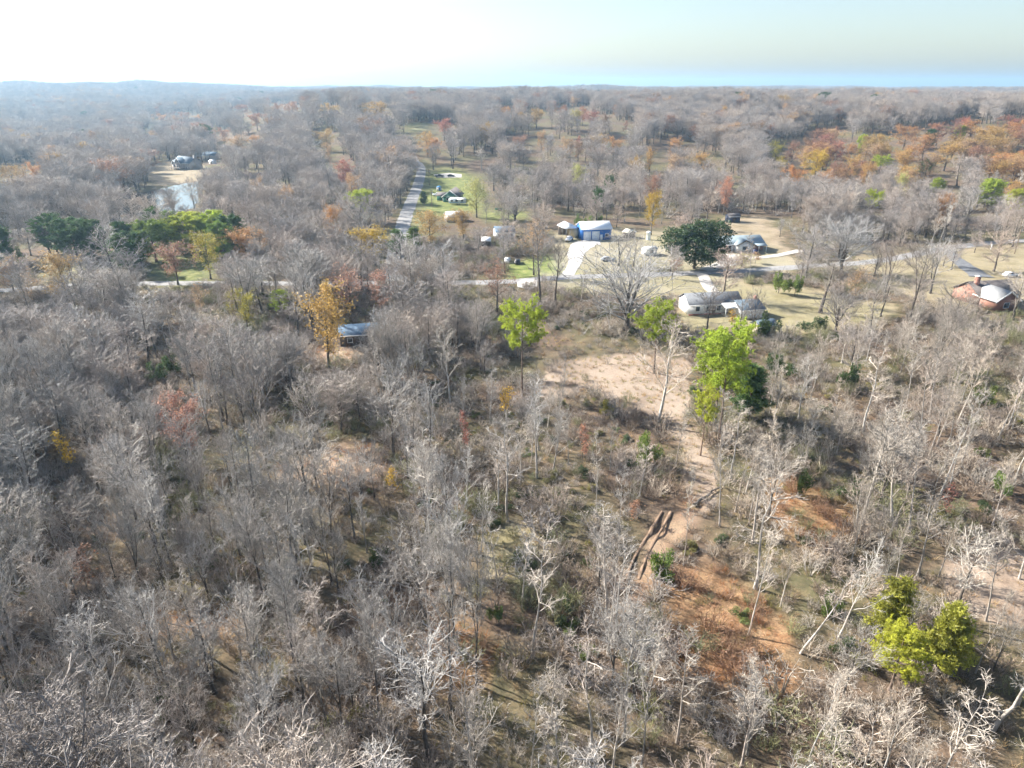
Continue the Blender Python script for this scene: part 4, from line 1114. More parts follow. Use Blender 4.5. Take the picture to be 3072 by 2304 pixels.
# ---- white house with lean-to
a, rz, L = frame_px(2066, 947, 2222, 940)
e = site('white_house', 'long white house with dark grey shingle roof and red brick footing', 'house', a, rz, L, 7.5)
gable(e, L, 7.5, 2.9, 1.9, 'wall_white', 'roof_shingle_grey', 'x', over=0.35, trim='trim_white')
part('brick_footing', [box(-0.03, L + 0.03, -0.05, 0.0, -0.3, 0.42)], 'brick_foot', e)
for x in (0.16, 0.36, 0.56, 0.9): window(e, L * x, 1.1, 1.0, 1.2)
door(e, L * 0.47, 0.95, 2.1, 0, 'wood_dark', 0.3)
part('porch_deck', [box(L * 0.62, L * 0.86, -2.6, -0.06, -0.2, 0.35)], 'wall_tan', e)
pr = part('porch_roof', [extr([(0.0, 2.95), (0.0, 3.07), (-2.9, 2.55), (-2.9, 2.43)], 'x', L * 0.60, L * 0.88)], 'roof_white', e)
for x in (0.62, 0.855): part('porch_post', [box(L * x, L * x + 0.13, -2.55, -2.42, -0.2, 2.5)], 'trim_white', e)
a, rz, L = frame_px(2222, 958, 2288, 952)
e = site('back_garage', 'dark roofed garage with blue-grey shingles joined to the right of the white house', 'garage', a, rz, L, 7.0)
gable(e, L, 7.0, 2.4, 1.5, 'wall_white', 'roof_slate', 'x', over=0.4, trim='trim_white'); door(e, L * 0.5, 2.4, 2.1, 0, 'door_white')
part('chimney', [box(L * 0.85, L * 0.85 + 0.7, 3.1, 3.8, 2.4, 4.9)], 'brick_foot', e)
# ---- brown house at lower right
a, rz, L = frame_px(2948, 925, 3060, 930)
rz += 0.35
e = site('brown_house', 'brick house with grey-brown gabled roofs and chimney at the right edge', 'house', a, rz, L * 1.3, 10.0)
gable(e, L * 1.35, 9.0, 2.9, 2.6, 'wall_brick', 'roof_brown', 'x', x0=0, y0=2.0, over=0.5, trim='trim_white')
gable(e, 7.0, 7.0, 2.9, 2.4, 'wall_brick', 'roof_pale', 'y', x0=0.3, y0=-3.2, over=0.5, trim='trim_white', roofname='front_roof', wallname='front_wall')
window(e, 3.8, 0.9, 1.6, 1.3, -3.2); window(e, 10.0, 0.9, 1.4, 1.2, 2.0); door(e, 8.3, 1.0, 2.1, 2.0, 'wood_dark')
part('chimney', [box(1.2, 2.2, 5.2, 6.2, 3.0, 7.2)], 'brick_foot', e)
part('chimney_cap', [box(1.1, 2.3, 5.1, 6.3, 7.2, 7.4)], 'trim_white', e)
# ---- far house above the pond
a, rz, L = frame_px(524, 508, 572, 510)
e = site('hill_house', 'dark gabled house with tall front windows above the pond', 'house', a, rz, L, 10.0)
gable(e, L, 10.0, 5.2, 3.6, 'stone_wall', 'roof_slate', 'x', over=0.6, trim='trim_white')
gable(e, 5.4, 4.0, 5.4, 3.2, 'stone_wall', 'roof_slate', 'y', x0=L * 0.30, y0=-2.2, over=0.5, trim='trim_white', roofname='front_roof', wallname='front_wall')
gable(e, 4.2, 3.0, 4.4, 2.2, 'stone_wall', 'roof_slate', 'y', x0=0.2, y0=-1.4, over=0.4, trim='trim_white', roofname='left_roof', wallname='left_wall')
for x in (0.30 * L + 1.4, 0.30 * L + 3.9): window(e, x, 1.0, 1.5, 3.2, -2.2)
window(e, 0.30 * L + 2.7, 5.4, 1.6, 1.4, -2.2); window(e, 2.3, 1.0, 1.6, 2.4, -1.4)
for x in (0.78, 0.92): window(e, L * x, 1.0, 1.2, 1.6); window(e, L * x, 3.6, 1.0, 1.2)
part('deck', [box(L * 0.05, L * 0.95, -5.0, -2.25, 1.7, 1.9)], 'wood_dark', e)
for k in range(6): part('deck_post', [box(L * 0.05 + k * L * 0.175, L * 0.05 + k * L * 0.175 + 0.2, -4.95, -4.75, -0.5, 2.8)], 'wood_dark', e)
part('chimney', [box(L * 0.97, L * 0.97 + 1.0, 4.0, 5.0, 0, 10.2)], 'stone_wall', e)
shed('hill_barn', 'long blue-grey roofed barn right of the house above the pond', 608, 482, 646, 480, 9.0, 4.0, 2.4, 'stone_wall', 'roof_bluegrey', win=0, cat='barn')
shed('lake_boathouse', 'tiny white shed in the trees right of the pond', 628, 492, 640, 492, 3.0, 2.2, 0.8, 'wall_white', 'roof_white', win=0)

# ---- vehicles
def car(label, px, py, rz, paint, kind='car'):
    a = at(px, py)
    e = empty('parked_car' if kind == 'car' else 'pickup_truck', a, rz); tag(e, label, 'car' if kind == 'car' else 'truck')
    FOOT.append((a[0], a[1], 2.8))
    if kind == 'car':
        lower = [(-2.25, 0.35), (2.2, 0.35), (2.3, 0.6), (2.25, 0.85), (1.15, 1.0), (-2.05, 1.05), (-2.3, 0.85), (-2.3, 0.5)]
        cab = [(-1.9, 1.02), (1.1, 0.98), (0.35, 1.5), (-1.3, 1.52)]
        glass = [(-1.7, 1.06), (0.95, 1.03), (0.33, 1.44), (-1.22, 1.46)]
    else:
        lower = [(-2.7, 0.45), (2.6, 0.45), (2.7, 0.7), (2.6, 1.05), (1.3, 1.15), (-2.7, 1.15), (-2.75, 0.8)]
        cab = [(-0.9, 1.12), (1.3, 1.12), (0.65, 1.78), (-0.75, 1.8)]
        glass = [(-0.75, 1.2), (1.1, 1.2), (0.6, 1.7), (-0.65, 1.72)]
    part('body', [extr(lower, 'y', -0.88, 0.88)], paint, e)
    c = part('cabin', [extr(cab, 'y', -0.74, 0.74)], paint, e)
    for s in (-1, 1): part('side_window', [extr(glass, 'y', s * 0.745 - 0.004, s * 0.745 + 0.004)], 'window_glass', c)
    x0, x1 = cab[1][0], cab[2][0]; z0, z1 = cab[1][1], cab[2][1]
    part('windscreen', [(np.array([(x0 - 0.04, -0.66, z0 + 0.09), (x0 - 0.04, 0.66, z0 + 0.09), (x1 + 0.06, 0.6, z1 - 0.04), (x1 + 0.06, -0.6, z1 - 0.04)]) + np.array([0.03, 0, 0.02]), np.array([(0, 1, 2), (0, 2, 3)]))], 'window_glass', c)
    for s in (-1, 1): part('headlight', [box(2.2, 2.32 if kind == 'car' else 2.72, s * 0.62 - 0.16, s * 0.62 + 0.16, 0.62, 0.8)], 'door_white', e)
    an = np.linspace(0, 2 * np.pi, 16, endpoint=False); xw = 1.4 if kind == 'car' else 1.75
    for x in (-xw, xw):
        for s in (-1, 1):
            w = part('wheel', [extr([(x + 0.33 * math.cos(t), 0.33 + 0.33 * math.sin(t)) for t in an], 'y', s * 0.8 - 0.11, s * 0.8 + 0.11)], 'rubber', e)
            part('rim', [extr([(x + 0.19 * math.cos(t), 0.33 + 0.19 * math.sin(t)) for t in an], 'y', s * 0.915 - 0.008, s * 0.915 + 0.008)], 'steel', w)
    return e
car('pale silver car parked in front of the blue garage', 1823, 783, 0.1, 'paint_silver')
car('white car parked under bare trees left of the tall dark tree', 1522, 786, 1.45, 'paint_white')
car('dark grey car beside the white one under bare trees', 1552, 790, 1.5, 'paint_black')
car('dark blue car under the ranch house carport', 2262, 760, 1.5, 'paint_navy')
car('white car behind the brown house at the right edge', 3030, 830, 0.2, 'paint_white')
car('pale pickup truck on the lawn left of the green house', 1313, 588, 0.15, 'paint_silver', 'truck')
car('black pickup truck on the gravel by the far wood edge', 1318, 531, 0.3, 'paint_black', 'truck')
car('dark car at the right of the gravel by the far wood edge', 1353, 530, 0.1, 'paint_black')
car('white pickup beside the open carport', 1708, 722, 1.2, 'paint_white', 'truck')
a = at(1318, 572); e = empty('utility_box', a, 0.2); tag(e, 'small blue and white shed box on the lawn by the green house', 'shed')
part('body', [box(-1.3, 1.3, -1.0, 1.0, -0.1, 2.0)], 'paint_white', e); part('lid', [extr([(-1.5, 2.0), (1.5, 2.0), (0, 2.6)], 'y', -1.15, 1.15)], 'paint_bluebox', e); door(e, 0.2, 0.9, 1.7, -1.0, 'paint_bluebox')
a = at(1497, 632); e = empty('farm_trailer', a, 0.0); tag(e, 'low green farm trailer by the rounded yard tree', 'trailer')
part('bed', [box(-1.9, 1.9, -0.9, 0.9, 0.55, 0.75), box(-1.9, 1.9, -0.95, -0.88, 0.75, 1.15), box(-1.9, 1.9, 0.88, 0.95, 0.75, 1.15)], 'wall_green', e)
an = np.linspace(0, 2 * np.pi, 14, endpoint=False)
for s in (-1, 1): part('wheel', [extr([(0.32 * math.cos(t), 0.32 + 0.32 * math.sin(t)) for t in an], 'y', s * 1.05 - 0.1, s * 1.05 + 0.1)], 'rubber', e)
part('drawbar', [box(1.9, 3.1, -0.06, 0.06, 0.5, 0.62)], 'steel', e)

# ---- utility poles and fallen logs
def pole(px, py, H, label):
    a = at(px, py); e = empty('utility_pole', a, 0.3); tag(e, label, 'utility pole')
    P = np.array([[(0, 0, -0.5), (0, 0, H * 0.5), (0, 0, H)]], float); R = np.array([[0.17, 0.14, 0.11]])
    part('post', [tubes(P, R, 8)], 'pole_wood', e)
    c = part('crossarm', [box(-1.1, 1.1, -0.06, 0.06, H - 0.8, H - 0.66)], 'pole_wood', e)
    for x in (-0.95, 0.0, 0.95): part('insulator', [box(x - 0.05, x + 0.05, -0.05, 0.05, H - 0.66 if x else H, H - 0.48 if x else H + 0.18)], 'tank_white', c)
    part('transformer', [lathe([(0.22, H - 2.2), (0.24, H - 2.15), (0.24, H - 1.4), (0.2, H - 1.35), (0.01, H - 1.33)])], 'steel', e).location = (0.36, 0, 0)
for (x, y, H, d) in [(1288, 556, 9.5, 'utility pole on the lawn between the north road and green house'), (1232, 514, 9.5, 'far utility pole left of the north road bend'), (1296, 622, 8.5, 'utility pole below the small cedar near the green house'),
                     (3043, 762, 10, 'leaning utility pole on the right lawn near the picture edge'), (2975, 745, 2.2, '')]:
    if d: pole(x, y, H, d)
a = at(2972, 748); e = empty('marker_post', a); tag(e, 'short white marker post on the right lawn', 'post')
part('post', [box(-0.12, 0.12, -0.12, 0.12, -0.2, 1.7)], 'trim_white', e); part('cap', [box(-0.16, 0.16, -0.16, 0.16, 1.7, 1.8)], 'trim_white', e)

def log(x0, y0, x1, y1, r, label, mat='bark_pale', lift=(0.25, 0.4)):
    rg = np.random.default_rng(int(x0 * 7 + y0))
    a, b2 = at(x0, y0), at(x1, y1)
    K = 8; t = np.linspace(0, 1, K)[:, None]
    P = a + (b2 - a) * t; P[:, 2] = terr(P[:, 0], P[:, 1]) + lift[0] + (lift[1] - lift[0]) * t[:, 0]
    P += rg.normal(size=P.shape) * 0.12
    R = np.linspace(r, r * 0.35, K)
    e = empty('fallen_log', a); tag(e, label, 'log')
    Pl = (P - a)[None]
    part('stem', [tubes(Pl, R[None], 7)], mat, e)
    P1, R1 = grow(Pl, R[None], 9, 0.45, 1.0, (35, 70), np.linalg.norm(b2 - a) * 0.16, 4, 0.06, 0.15, rg, 0.5)
    P2, R2 = grow(P1, R1, 4, 0.3, 1.0, (30, 60), 0.8, 3, 0.0, 0.2, rg)
    part('branches', [tubes(P1, R1, 5), tubes(P2, np.maximum(R2, 0.012), 3)], mat, e)
for q in [(1048, 1748, 1250, 1765, 0.16, 'white dead trunk lying level across the brush left of centre'), (1310, 1890, 1440, 2000, 0.17, 'pale fallen trunk on the russet litter at bottom centre'),
          (1640, 1885, 1685, 1980, 0.2, 'thick grey fallen log near the bottom, left of two', 'bark_grey'), (1668, 1880, 1710, 1960, 0.15, 'thinner fallen log beside the thick grey one', 'bark_grey'),
          (815, 1500, 900, 1560, 0.15, 'dead trunk fallen across the gap under the left glade'), (2080, 1520, 2160, 1465, 0.28, 'bulky uprooted grey log right of the trail', 'bark_grey'), (2880, 1930, 2990, 2000, 0.2, 'broken grey branches heaped at the lower right', 'bark_grey')]:
    log(*q)
# ------------------------------------------------------------------ the wood: spots over the world, thinned by zone
def box_keep(x, y, w, h): KEEP.append((x, y, y + h, w))
PROT = [(1690, 664, 1842, 735), (2150, 700, 2300, 795), (2150, 640, 2325, 715), (2046, 885, 2300, 985), (1290, 555, 1405, 622), (1195, 485, 1278, 690), (1285, 505, 1400, 560), (385, 540, 598, 622), (505, 455, 590, 552),
        (1207, 364, 1300, 398), (2930, 815, 3072, 925), (2855, 715, 3060, 840), (1730, 1085, 2040, 1175), (1930, 1590, 1985, 1690), (1705, 735, 1750, 795), (2280, 850, 2480, 955), (1545, 836, 1615, 872), (1400, 838, 1540, 856),
        (1795, 760, 1845, 785), (1930, 690, 1960, 722), (2560, 770, 2720, 800), (455, 780, 520, 850), (590, 755, 640, 850), (935, 1045, 1065, 1085), (1930, 800, 2110, 880), (600, 470, 650, 492)]

def candidates(cell, rmin, rmax, seed, half=0.86):
    rg = np.random.default_rng(seed)
    n = int(2 * rmax * half / cell) + 2; mrows = int(rmax / cell) + 2
    gx, gy = np.meshgrid((np.arange(n) - n / 2) * cell, np.arange(mrows) * cell)
    x = (gx + rg.uniform(-0.5, 0.5, gx.shape) * cell).ravel(); y = (gy + rg.uniform(-0.5, 0.5, gy.shape) * cell).ravel()
    r = np.hypot(x, y)
    k = (r > rmin) & (r < rmax) & (np.abs(x) < half * y + 12)
    return x[k], y[k], rg

def clear_of(x, y, lst, extra=0.0):
    k = np.ones(len(x), bool)
    for (a, b2, rad) in lst: k &= (x - a) ** 2 + (y - b2) ** 2 > (rad + extra) ** 2
    return k

def blocks(x, y, z, H, W, rects):
    """True where a tree of height H and width W would stand before one of the photo boxes"""
    X, Yb, f = proj(x, y, z); Yt = proj(x, y, z + H)[1]
    w = W / f * FPX
    k = np.zeros(len(x), bool)
    for (x0, y0, x1, y1) in rects:
        k |= (X + w * 0.42 > x0) & (X - w * 0.42 < x1) & (Yt < y1 - 2) & (Yb > y1 - 1)
    return k

KEEPR = [(c - w * 0.36, yt, c + w * 0.36, yt + (yb - yt) * 0.6) for (c, yt, yb, w) in KEEP]

KEEPR2 = [(c - w * 0.42, yt, c + w * 0.42, yt + (yb - yt) * 0.4) for (c, yt, yb, w) in KEEP]
# --- near and middle wood (single trees)
x1, y1, rg = candidates(2.95, 30, 190, 5)
x2, y2, rg = candidates(3.9, 190, 430, 6)
x = np.concatenate([x1, x2]); y = np.concatenate([y1, y2])
z = terr(x, y)
X, Y, f = proj(x, y, z)
n = len(x); u = rg.random(n); ut = rg.random(n)
patch = jit_noise(x, y, 26.0, 0.9)
dens = np.full(n, 0.80) + 0.2 * patch
typ = np.full(n, 0)              # 0 broad 1 tall 2 slender 3 thicket 4 upswept
left = X < 1450; mid = (X >= 1450) & (X < 1930); right = X >= 1930
typ = np.where(ut < 0.42, 0, np.where(ut < 0.66, 1, np.where(ut < 0.76, 4, np.where(ut < 0.84, 2, 3))))
low = Y > 1000
m1 = low & mid; typ[m1] = np.where(ut[m1] < 0.42, 2, np.where(ut[m1] < 0.75, 3, np.where(ut[m1] < 0.88, 4, 0))); dens[m1] = 0.62
m1 = low & right; typ[m1] = np.where(ut[m1] < 0.5, 2, np.where(ut[m1] < 0.75, 3, np.where(ut[m1] < 0.9, 4, 0))); dens[m1] = 0.44 + 0.14 * patch[m1]
m1 = (Y > 1000) & (Y < 1420) & (X > 2180) & (X < 2950); dens[m1] = 0.55
m1 = (Y > 1350) & (X > 1450) & (X < 1750); dens[m1] = 0.5
m1 = (Y <= 1000) & (Y > 840) & left; typ[m1] = np.where(ut[m1] < 0.75, 1, 0); dens[m1] = 0.80
m1 = (Y <= 1010) & (Y > 630) & (X > 1400) & (X < 2420); dens[m1] = 0.10
m1 = (Y <= 1010) & (Y > 730) & (X >= 2420); dens[m1] = 0.16
m1 = (Y <= 840) & (Y > 640) & (X <= 1400); dens[m1] = 0.38; typ[m1] = np.where(ut[m1] < 0.6, 1, 0)
m1 = (Y <= 840) & (Y > 660) & (X < 700); dens[m1] = 0.22
m1 = (Y > 960) & (Y < 1130) & (X > 1560) & (X < 2060); dens[m1] = 0.05
dens[(Y <= 640)] = 0.72
H = np.choose(typ, [rg.uniform(8.5, 13.5, n), rg.uniform(13, 18, n), rg.uniform(10, 17.5, n), rg.uniform(3.0, 6.0, n), rg.uniform(8, 13, n)])
H = H * (1 + 0.12 * jit_noise(x, y, 21.0, 3.3))
nearf = sst(900, 1150, Y)
Wd = np.choose(typ, [H * (1.02 - 0.5 * nearf), H * (0.62 - 0.26 * nearf), H * 0.30, H * 0.7, H * 0.42]) * rg.uniform(0.75, 1.3, n)
ok = (u < dens)
for zn in NO_TREES: 
    inz = inpoly(x, y, Z[zn]); ok &= ~inz | ((zn in ('clearing',)) & (u < 0.02)) | ((zn in ('yard_mid', 'yard_white', 'yard_right')) & (u < 0.035))
ok &= ~on_road(x, y)
ok &= clear_of(x, y, FOOT, 1.0) & clear_of(x, y, PLACED)
ok &= ~blocks(x, y, z, H, Wd, PROT) | ((Y > 700) & (Y < 1010) & (X > 1850) & (u < 0.03)) | (blocks(x, y, z, H, Wd, [(385, 540, 598, 622)]) & (u < 0.05))
ok &= ~blocks(x, y, z, H, Wd, KEEPR) | (u < 0.07)
for key in ('brush_red', 'brush_red2', 'grass_right', 'grass_mid'): ok &= ~inpoly(x, y, Z[key]) | (u < 0.14)
x, y, z, X, Y, H, Wd, typ, ut, f = [a[ok] for a in (x, y, z, X, Y, H, Wd, typ, ut, f)]
KINDS = ['broad', 'tall', 'slender', 'thicket', 'upswept']
inview = (X > -120) & (X < 3192) & (Y < 2500)
size = H * Wd / f ** 2
REST = []             # spots that go into the far wood
def region(X, Y):
    v = 'low in the foreground' if Y > 1550 else 'in the near wood' if Y > 1000 else 'in the middle distance'
    h = 'at far left' if X < 600 else 'left of centre' if X < 1450 else 'around the clearing' if X < 2150 else 'at right'
    return v, h
LBL = {0: 'round-crowned bare grey tree', 1: 'tall bare tree with straight dark trunk', 2: 'slender pale-barked bare tree', 3: 'leafless grey many-stemmed shrub', 4: 'fan-crowned pale bare tree'}
counts = {}
spots_small = []
for grp, kinds in (('bare', (0, 1)), ('slender', (2,)), ('fan', (4,)), ('shrub', (3,))):
    idx = np.where(np.isin(typ, kinds) & inview)[0]
    idx = idx[np.argsort(-size[idx])]
    for i in idx[:300]:
        v, h = region(X[i], Y[i])
        t = int(typ[i])
        warm = sst(1300, 2600, X[i])
        col = np.array([1, 1, 1]) * (1 - warm) + np.array([1.16, 1.11, 1.04]) * warm
        col = tuple(col * rng.uniform(0.6, 1.2) * (1 + 0.12 * float(jit_noise(x[i], y[i], 30.0, 8.0))))
        lab = f'{LBL[t]} {v} {h}'
        put(KINDS[t], NAMES[KINDS[t]], (x[i], y[i], z[i] - 0.1), H[i], Wd[i], rng.random() * 6.28, lab, 'shrub' if t == 3 else 'tree', lab.replace('tree ', 'trees ').replace('shrub ', 'shrubs '),
            col, tuple(np.array([1, 1, 1]) * rng.uniform(0.65, 1.05)), None, (rng.normal() * 0.035, rng.normal() * 0.035))
    for i in idx[300:]: REST.append((x[i], y[i], z[i], H[i], int(typ[i])))
for i in np.where(~inview)[0]: REST.append((x[i], y[i], z[i], H[i], int(typ[i])))

# --- far wood, brush and grass: uncountable masses
def scatter(name, label, cat, pts, rot, scl, idx, protos):
    me = bpy.data.meshes.new(name)
    pts = np.asarray(pts, np.float32)
    me.vertices.add(len(pts)); me.vertices.foreach_set('co', pts.ravel())
    for nm, typ_, key, arr in (('rot', 'FLOAT_VECTOR', 'vector', rot), ('scl', 'FLOAT_VECTOR', 'vector', scl), ('pick', 'INT', 'value', idx)):
        at_ = me.attributes.new(nm, typ_, 'POINT'); at_.data.foreach_set(key, np.ascontiguousarray(arr, np.int32 if typ_ == 'INT' else np.float32).ravel())
    o = mobj(name, me); tag(o, label, cat, None, 'stuff')
    c = bpy.data.collections.new(name + '_kinds')
    for k, (m_, col) in enumerate(protos):
        p = bpy.data.objects.new(f'{name}_kind_{k:02d}', m_); p.color = (*col, 1); c.objects.link(p)
    g = bpy.data.node_groups.new(name, 'GeometryNodeTree')
    g.interface.new_socket('Geometry', in_out='INPUT', socket_type='NodeSocketGeometry'); g.interface.new_socket('Geometry', in_out='OUTPUT', socket_type='NodeSocketGeometry')
    gi = g.nodes.new('NodeGroupInput'); go = g.nodes.new('NodeGroupOutput'); iop = g.nodes.new('GeometryNodeInstanceOnPoints'); ci = g.nodes.new('GeometryNodeCollectionInfo')
    ci.inputs['Collection'].default_value = c; ci.inputs['Separate Children'].default_value = True; ci.inputs['Reset Children'].default_value = True
    iop.inputs['Pick Instance'].default_value = True
    def na(nm, t):
        q = g.nodes.new('GeometryNodeInputNamedAttribute'); q.data_type = t; q.inputs['Name'].default_value = nm
        return q.outputs['Attribute']
    L = g.links.new
    L(gi.outputs[0], iop.inputs['Points']); L(ci.outputs[0], iop.inputs['Instance']); L(na('pick', 'INT'), iop.inputs['Instance Index'])
    L(na('rot', 'FLOAT_VECTOR'), iop.inputs['Rotation']); L(na('scl', 'FLOAT_VECTOR'), iop.inputs['Scale']); L(iop.outputs[0], go.inputs[0])
    o.modifiers.new('scatter', 'NODES').node_group = g
    return o

def tinted(base, col, kind):
    key = f'{base}_{int(col[0] * 999):03d}{int(col[1] * 999):03d}{int(col[2] * 999):03d}'
    if key in MATS: return MATS[key]
    if kind == 'leaf': return leaf_mat(key, 0.35, tuple(col))
    d, l = ((0.24, 0.222, 0.205), (0.42, 0.395, 0.37))
    return bark_mat(key, tuple(a * b for a, b in zip(d, col)), tuple(a * b for a, b in zip(l, col)), 0.6, 0.5, False)

def whole(kind, i, leafcol=None, twigcol=None):
    """trunk and crown of a variant in one mesh"""
    tm, cm, h, w = VAR[kind][i]
    a = Acc(); mats = []
    for me in ([tm] if tm else []) + [cm]:
        V = np.empty(len(me.vertices) * 3, np.float32); me.vertices.foreach_get('co', V)
        T = np.empty(len(me.loops), np.int32); me.loops.foreach_get('vertex_index', T)
        mi = np.empty(len(me.polygons), np.int32); me.polygons.foreach_get('material_index', mi)
        T = T.reshape(-1, 3); off = len(mats)
        for mm in me.materials:
            if leafcol is not None and mm.name in ('leaf', 'needle', 'glossy_leaf'): mm = tinted('foliage', leafcol, 'leaf')
            if twigcol is not None and mm.name.startswith('twig'): mm = tinted('twigs', twigcol, 'bark')
            mats.append(mm)
        a.V.append(V.reshape(-1, 3).astype(float)); a.T.append(T + a.n); a.M.append(mi + off); a.n += len(me.vertices)
    me = make_mesh(kind + '_whole', np.concatenate(a.V), np.concatenate(a.T), mats, np.concatenate(a.M))
    return me, h

# far variants: fewer, thicker twigs
for s in range(4): bare('far_broad', 900 + s, 13, 0.26, 20, 0.24, (26, 62), 0.38, 0.10, 7, 6, 4, tw=0.036, lean=0.03, wob=0.04)
for s in range(3): bare('far_tall', 920 + s, 17, 0.26, 18, 0.34, (24, 50), 0.28, 0.11, 6, 6, 4, tw=0.036, lean=0.02, wob=0.03)
PW = []; PH = []
for k_, n_ in (('far_broad', 4), ('far_tall', 3)):
    for i in range(n_):
        for col in ((0.95, 0.92, 0.91), (1.2, 1.12, 1.05)) if k_ == 'far_broad' else ((1.05, 1.02, 1.02),):
            me, h = whole(k_, i, None, col); PW.append((me, col)); PH.append(h)
nbare = len(PW)
for i, c in ((0, 'rust'), (1, 'tan'), (2, 'brown'), (3, 'gold')):
    me, h = whole('oak', i, COLOURS[c]); PW.append((me, COLOURS[c])); PH.append(h)
for i, c in ((2, 'pinedark'),):
    me, h = whole('pine', i, COLOURS[c]); PW.append((me, COLOURS[c])); PH.append(h)
nslim = len(PW)
for k_ in ('slender', 'upswept', 'thicket'):
    me, h = whole(k_, 0); PW.append((me, (1.0, 0.95, 0.88))); PH.append(h)

fx, fy, fz, fh, fk = [], [], [], [], []
def far_ring(cell, r0, r1, seed, hmin, hmax, p_leaf):
    x, y, rg = candidates(cell, r0, r1, seed, 0.80)
    z = terr(x, y); n = len(x); u = rg.random(n)
    H = rg.uniform(hmin, hmax, n)
    ok = (u < 0.86) & ~in_zone(x, y, NO_TREES) & ~on_road(x, y) & clear_of(x, y, FOOT, 2.0) & clear_of(x, y, PLACED)
    ok &= ~blocks(x, y, z, H, H * 1.0, PROT)
    ok &= ~blocks(x, y, z, H, H * 0.9, KEEPR2)
    k = rg.integers(0, nbare, n)
    pl = rg.random(n) < p_leaf * (0.5 + 0.9 * (jit_noise(x, y, 90, 0.4) > 0.4))
    k[pl] = nbare + rg.choice(5, pl.sum(), p=[0.38, 0.3, 0.2, 0.08, 0.04])
    fx.append(x[ok]); fy.append(y[ok]); fz.append(z[ok]); fh.append(H[ok]); fk.append(k[ok])
far_ring(7.5, 425, 1100, 31, 14, 22, 0.06)
far_ring(11.5, 1100, 2400, 32, 15, 23, 0.05)
far_ring(15.0, 2400, 4600, 33, 18, 26, 0.04)
fx, fy, fz, fh, fk = [np.concatenate(a) for a in (fx, fy, fz, fh, fk)]
if REST:
    Rr = np.array(REST)
    kk = np.where(Rr[:, 4] < 2, rng.integers(0, nbare, len(Rr)), np.where(Rr[:, 4] == 2, nslim, np.where(Rr[:, 4] == 4, nslim + 1, nslim + 2))).astype(int)
    fx = np.concatenate([fx, Rr[:, 0]]); fy = np.concatenate([fy, Rr[:, 1]]); fz = np.concatenate([fz, Rr[:, 2]]); fh = np.concatenate([fh, Rr[:, 3]]); fk = np.concatenate([fk, kk])
nF = len(fx)
sc = fh / np.array(PH)[fk]
scatter('distant_woods', 'bare grey-brown woods with scattered russet trees stretching to the horizon', 'woods', np.column_stack([fx, fy, fz - 0.2]),
        np.column_stack([rng.normal(size=nF) * 0.04, rng.normal(size=nF) * 0.04, rng.random(nF) * 6.28]), np.column_stack([sc * rng.uniform(1.15, 1.75, nF)] * 2 + [sc]), fk, PW)
print('TRIS', sum(len(m_.polygons) for m_ in bpy.data.meshes)); print('far trees', nF, 'rest', len(REST))

# understory brush among the trunks
for s in range(3): thicket(540 + s, 2.5, 13, 'brush', tw=0.03)
x, y, rg = candidates(2.0, 28, 270, 77, 0.9)
z = terr(x, y); X, Y, f = proj(x, y, z); n = len(x); u = rg.random(n)
pd = 0.66 + 0.26 * jit_noise(x, y, 14.0, 2.0) - 0.06 * sst(1700, 2100, X)
ok = (u < pd) & ~in_zone(x, y, [k for k in NO_TREES if k not in ('clearing', 'shade_patch', 'glade_left', 'glade_low', 'trail')]) & ~on_road(x, y) & clear_of(x, y, FOOT, 0.3)
ok &= ~in_zone(x, y, ['clearing', 'glade_left', 'glade_low', 'grass_right', 'trail']) | (u < 0.06)
ok &= ~in_zone(x, y, ['shade_patch', 'brush_red', 'brush_red2', 'brush_red3', 'grass_mid']) | (u < 0.35)
x, y, z, X, Y = [a[ok] for a in (x, y, z, X, Y)]; n = len(x)
red = in_zone(x, y, RED); pn = jit_noise(x, y, 17.0, 5.0) + rg.normal(size=n) * 0.5
BC = [(1.05, 1.0, 0.97), (0.80, 0.69, 0.58), (1.0, 0.66, 0.44), (0.66, 0.72, 0.38), (1.3, 1.24, 1.13)]
PB = [(whole('brush', i % 3, None, BC[i])[0], BC[i]) for i in range(5)]
k = np.where(red, np.where(rg.random(n) < 0.7, 2, 3), np.where(pn > 0.9, 3, np.where(pn < -0.8, 4, np.where(rg.random(n) < 0.5, np.where((X > 1900) & (rg.random(n) < 0.6), 4, 0), 1))))
s = rg.uniform(0.35, 1.25, n) * (1 + 0.3 * jit_noise(x, y, 12.0, 4.0)) * np.where(in_zone(x, y, ['clearing', 'trail', 'grass_right', 'shade_patch']), 0.5, 1.0); s = np.clip(s, 0.25, 1.7)
scatter('understory_brush', 'leafless twiggy brush covering the floor of the wood', 'brush', np.column_stack([x, y, z - 0.05]), np.column_stack([rg.normal(size=n) * 0.1, rg.normal(size=n) * 0.1, rg.random(n) * 6.28]),
        np.column_stack([s * rg.uniform(0.9, 1.4, n)] * 2 + [s]), k, PB)
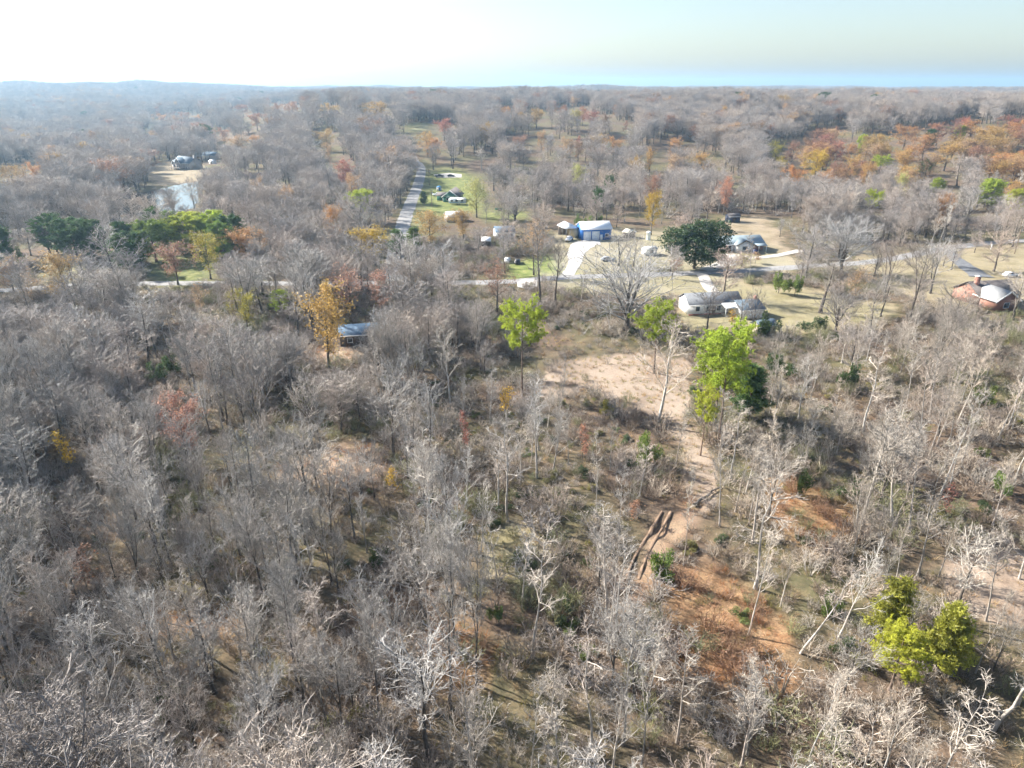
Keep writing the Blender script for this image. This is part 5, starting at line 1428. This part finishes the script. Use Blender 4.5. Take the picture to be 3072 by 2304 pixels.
# low evergreen and ivy clumps in the brush
x, y, rg = candidates(4.5, 28, 220, 78, 0.9)
z = terr(x, y); n = len(x); u = rg.random(n)
ok = (u < 0.16 + 0.30 * (jit_noise(x, y, 30.0, 7.0) > 0.4)) & ~in_zone(x, y, NO_TREES) & ~on_road(x, y) & clear_of(x, y, FOOT, 0.5)
x, y, z = x[ok], y[ok], z[ok]; n = len(x)
pv = rg.integers(0, 3, n)
GP = [(whole('shrub_green', q, c_)[0], c_) for q, c_ in ((0, (0.07, 0.105, 0.04)), (1, (0.13, 0.17, 0.06)), (2, (0.22, 0.22, 0.08)))]
s = rg.uniform(0.25, 0.75, n)
scatter('evergreen_undergrowth', 'low green briars and evergreen undergrowth between the trunks', 'undergrowth', np.column_stack([x, y, z - 0.1]), np.column_stack([np.zeros(n), np.zeros(n), rg.random(n) * 6.28]), np.column_stack([s * 1.2, s * 1.2, s * 0.8]), pv, GP)

# dry grass tufts
def tuft(seed, nb, h, spread, w, col):
    rg = np.random.default_rng(seed)
    A = np.column_stack([rg.normal(size=(nb, 2)) * spread, np.zeros(nb)])
    d = norm(np.column_stack([rg.normal(size=(nb, 2)) * 0.45 + A[:, :2] * 0.6, np.ones(nb)]))
    Bt = A + d * h * rg.uniform(0.5, 1.2, nb)[:, None]
    a = Acc(); a.add(*spikes(A, Bt, w, rg))
    return a.mesh('tuft' + str(seed), [tinted('grass', col, 'leaf')])
x, y, rg = candidates(0.95, 30, 190, 79, 0.9)
n = len(x); u = rg.random(n)
inz = in_zone(x, y, ['clearing', 'grass_right', 'grass_right2', 'glade_left', 'grass_mid', 'brush_red', 'brush_red2', 'brush_red3', 'trail', 'glade_low'])
ok = (inz & (u < 0.42)) | (~inz & (u < 0.18))
ok &= ~on_road(x, y) & ~in_zone(x, y, ['yard_white', 'yard_mid'])
trl = in_zone(x, y, ['trail']); ok &= ~trl | (u < 0.12)
x, y = x[ok], y[ok]; z = terr(x, y); n = len(x); red = in_zone(x, y, RED)
GT = [(tuft(1, 26, 0.55, 0.16, 0.035, (0.50, 0.40, 0.25)), (0.50, 0.40, 0.25)), (tuft(2, 26, 0.7, 0.18, 0.035, (0.40, 0.29, 0.17)), (0.40, 0.29, 0.17)), (tuft(3, 24, 0.95, 0.16, 0.035, (0.40, 0.20, 0.09)), (0.40, 0.20, 0.09)), (tuft(4, 26, 0.5, 0.2, 0.04, (0.26, 0.25, 0.08)), (0.26, 0.25, 0.08))]
k = np.where(red, rg.choice([1, 2, 2, 3], n), rg.choice([0, 0, 1, 3], n)); s = rg.uniform(0.6, 1.5, n)
scatter('dry_grass', 'straw and russet dry grass tufts in the clearing and brushy openings', 'grass', np.column_stack([x, y, z - 0.03]), np.column_stack([np.zeros(n), np.zeros(n), rg.random(n) * 6.28]), np.column_stack([s, s, s]), k, GT)

# ------------------------------------------------------------------ haze: one closed box of even air
m = bpy.data.materials.new('haze_air'); m.use_nodes = True; MATS['haze_air'] = m
nt = m.node_tree; nt.nodes.remove(nt.nodes['Principled BSDF'])
pv = nt.nodes.new('ShaderNodeVolumePrincipled'); pv.inputs['Color'].default_value = (0.46, 0.73, 1.0, 1); pv.inputs['Density'].default_value = 0.00015; pv.inputs['Anisotropy'].default_value = 0.3
pv.inputs['Density Attribute'].default_value = ''
nt.links.new(pv.outputs[0], nt.nodes['Material Output'].inputs['Volume'])
hz = Acc(); hz.add(*box(-9500, 9500, -9500, 9500, -40, 130))
tag(mobj('haze', hz.mesh('haze', [m])), 'thin bluish haze in the air over the valley', 'haze', None, 'stuff')
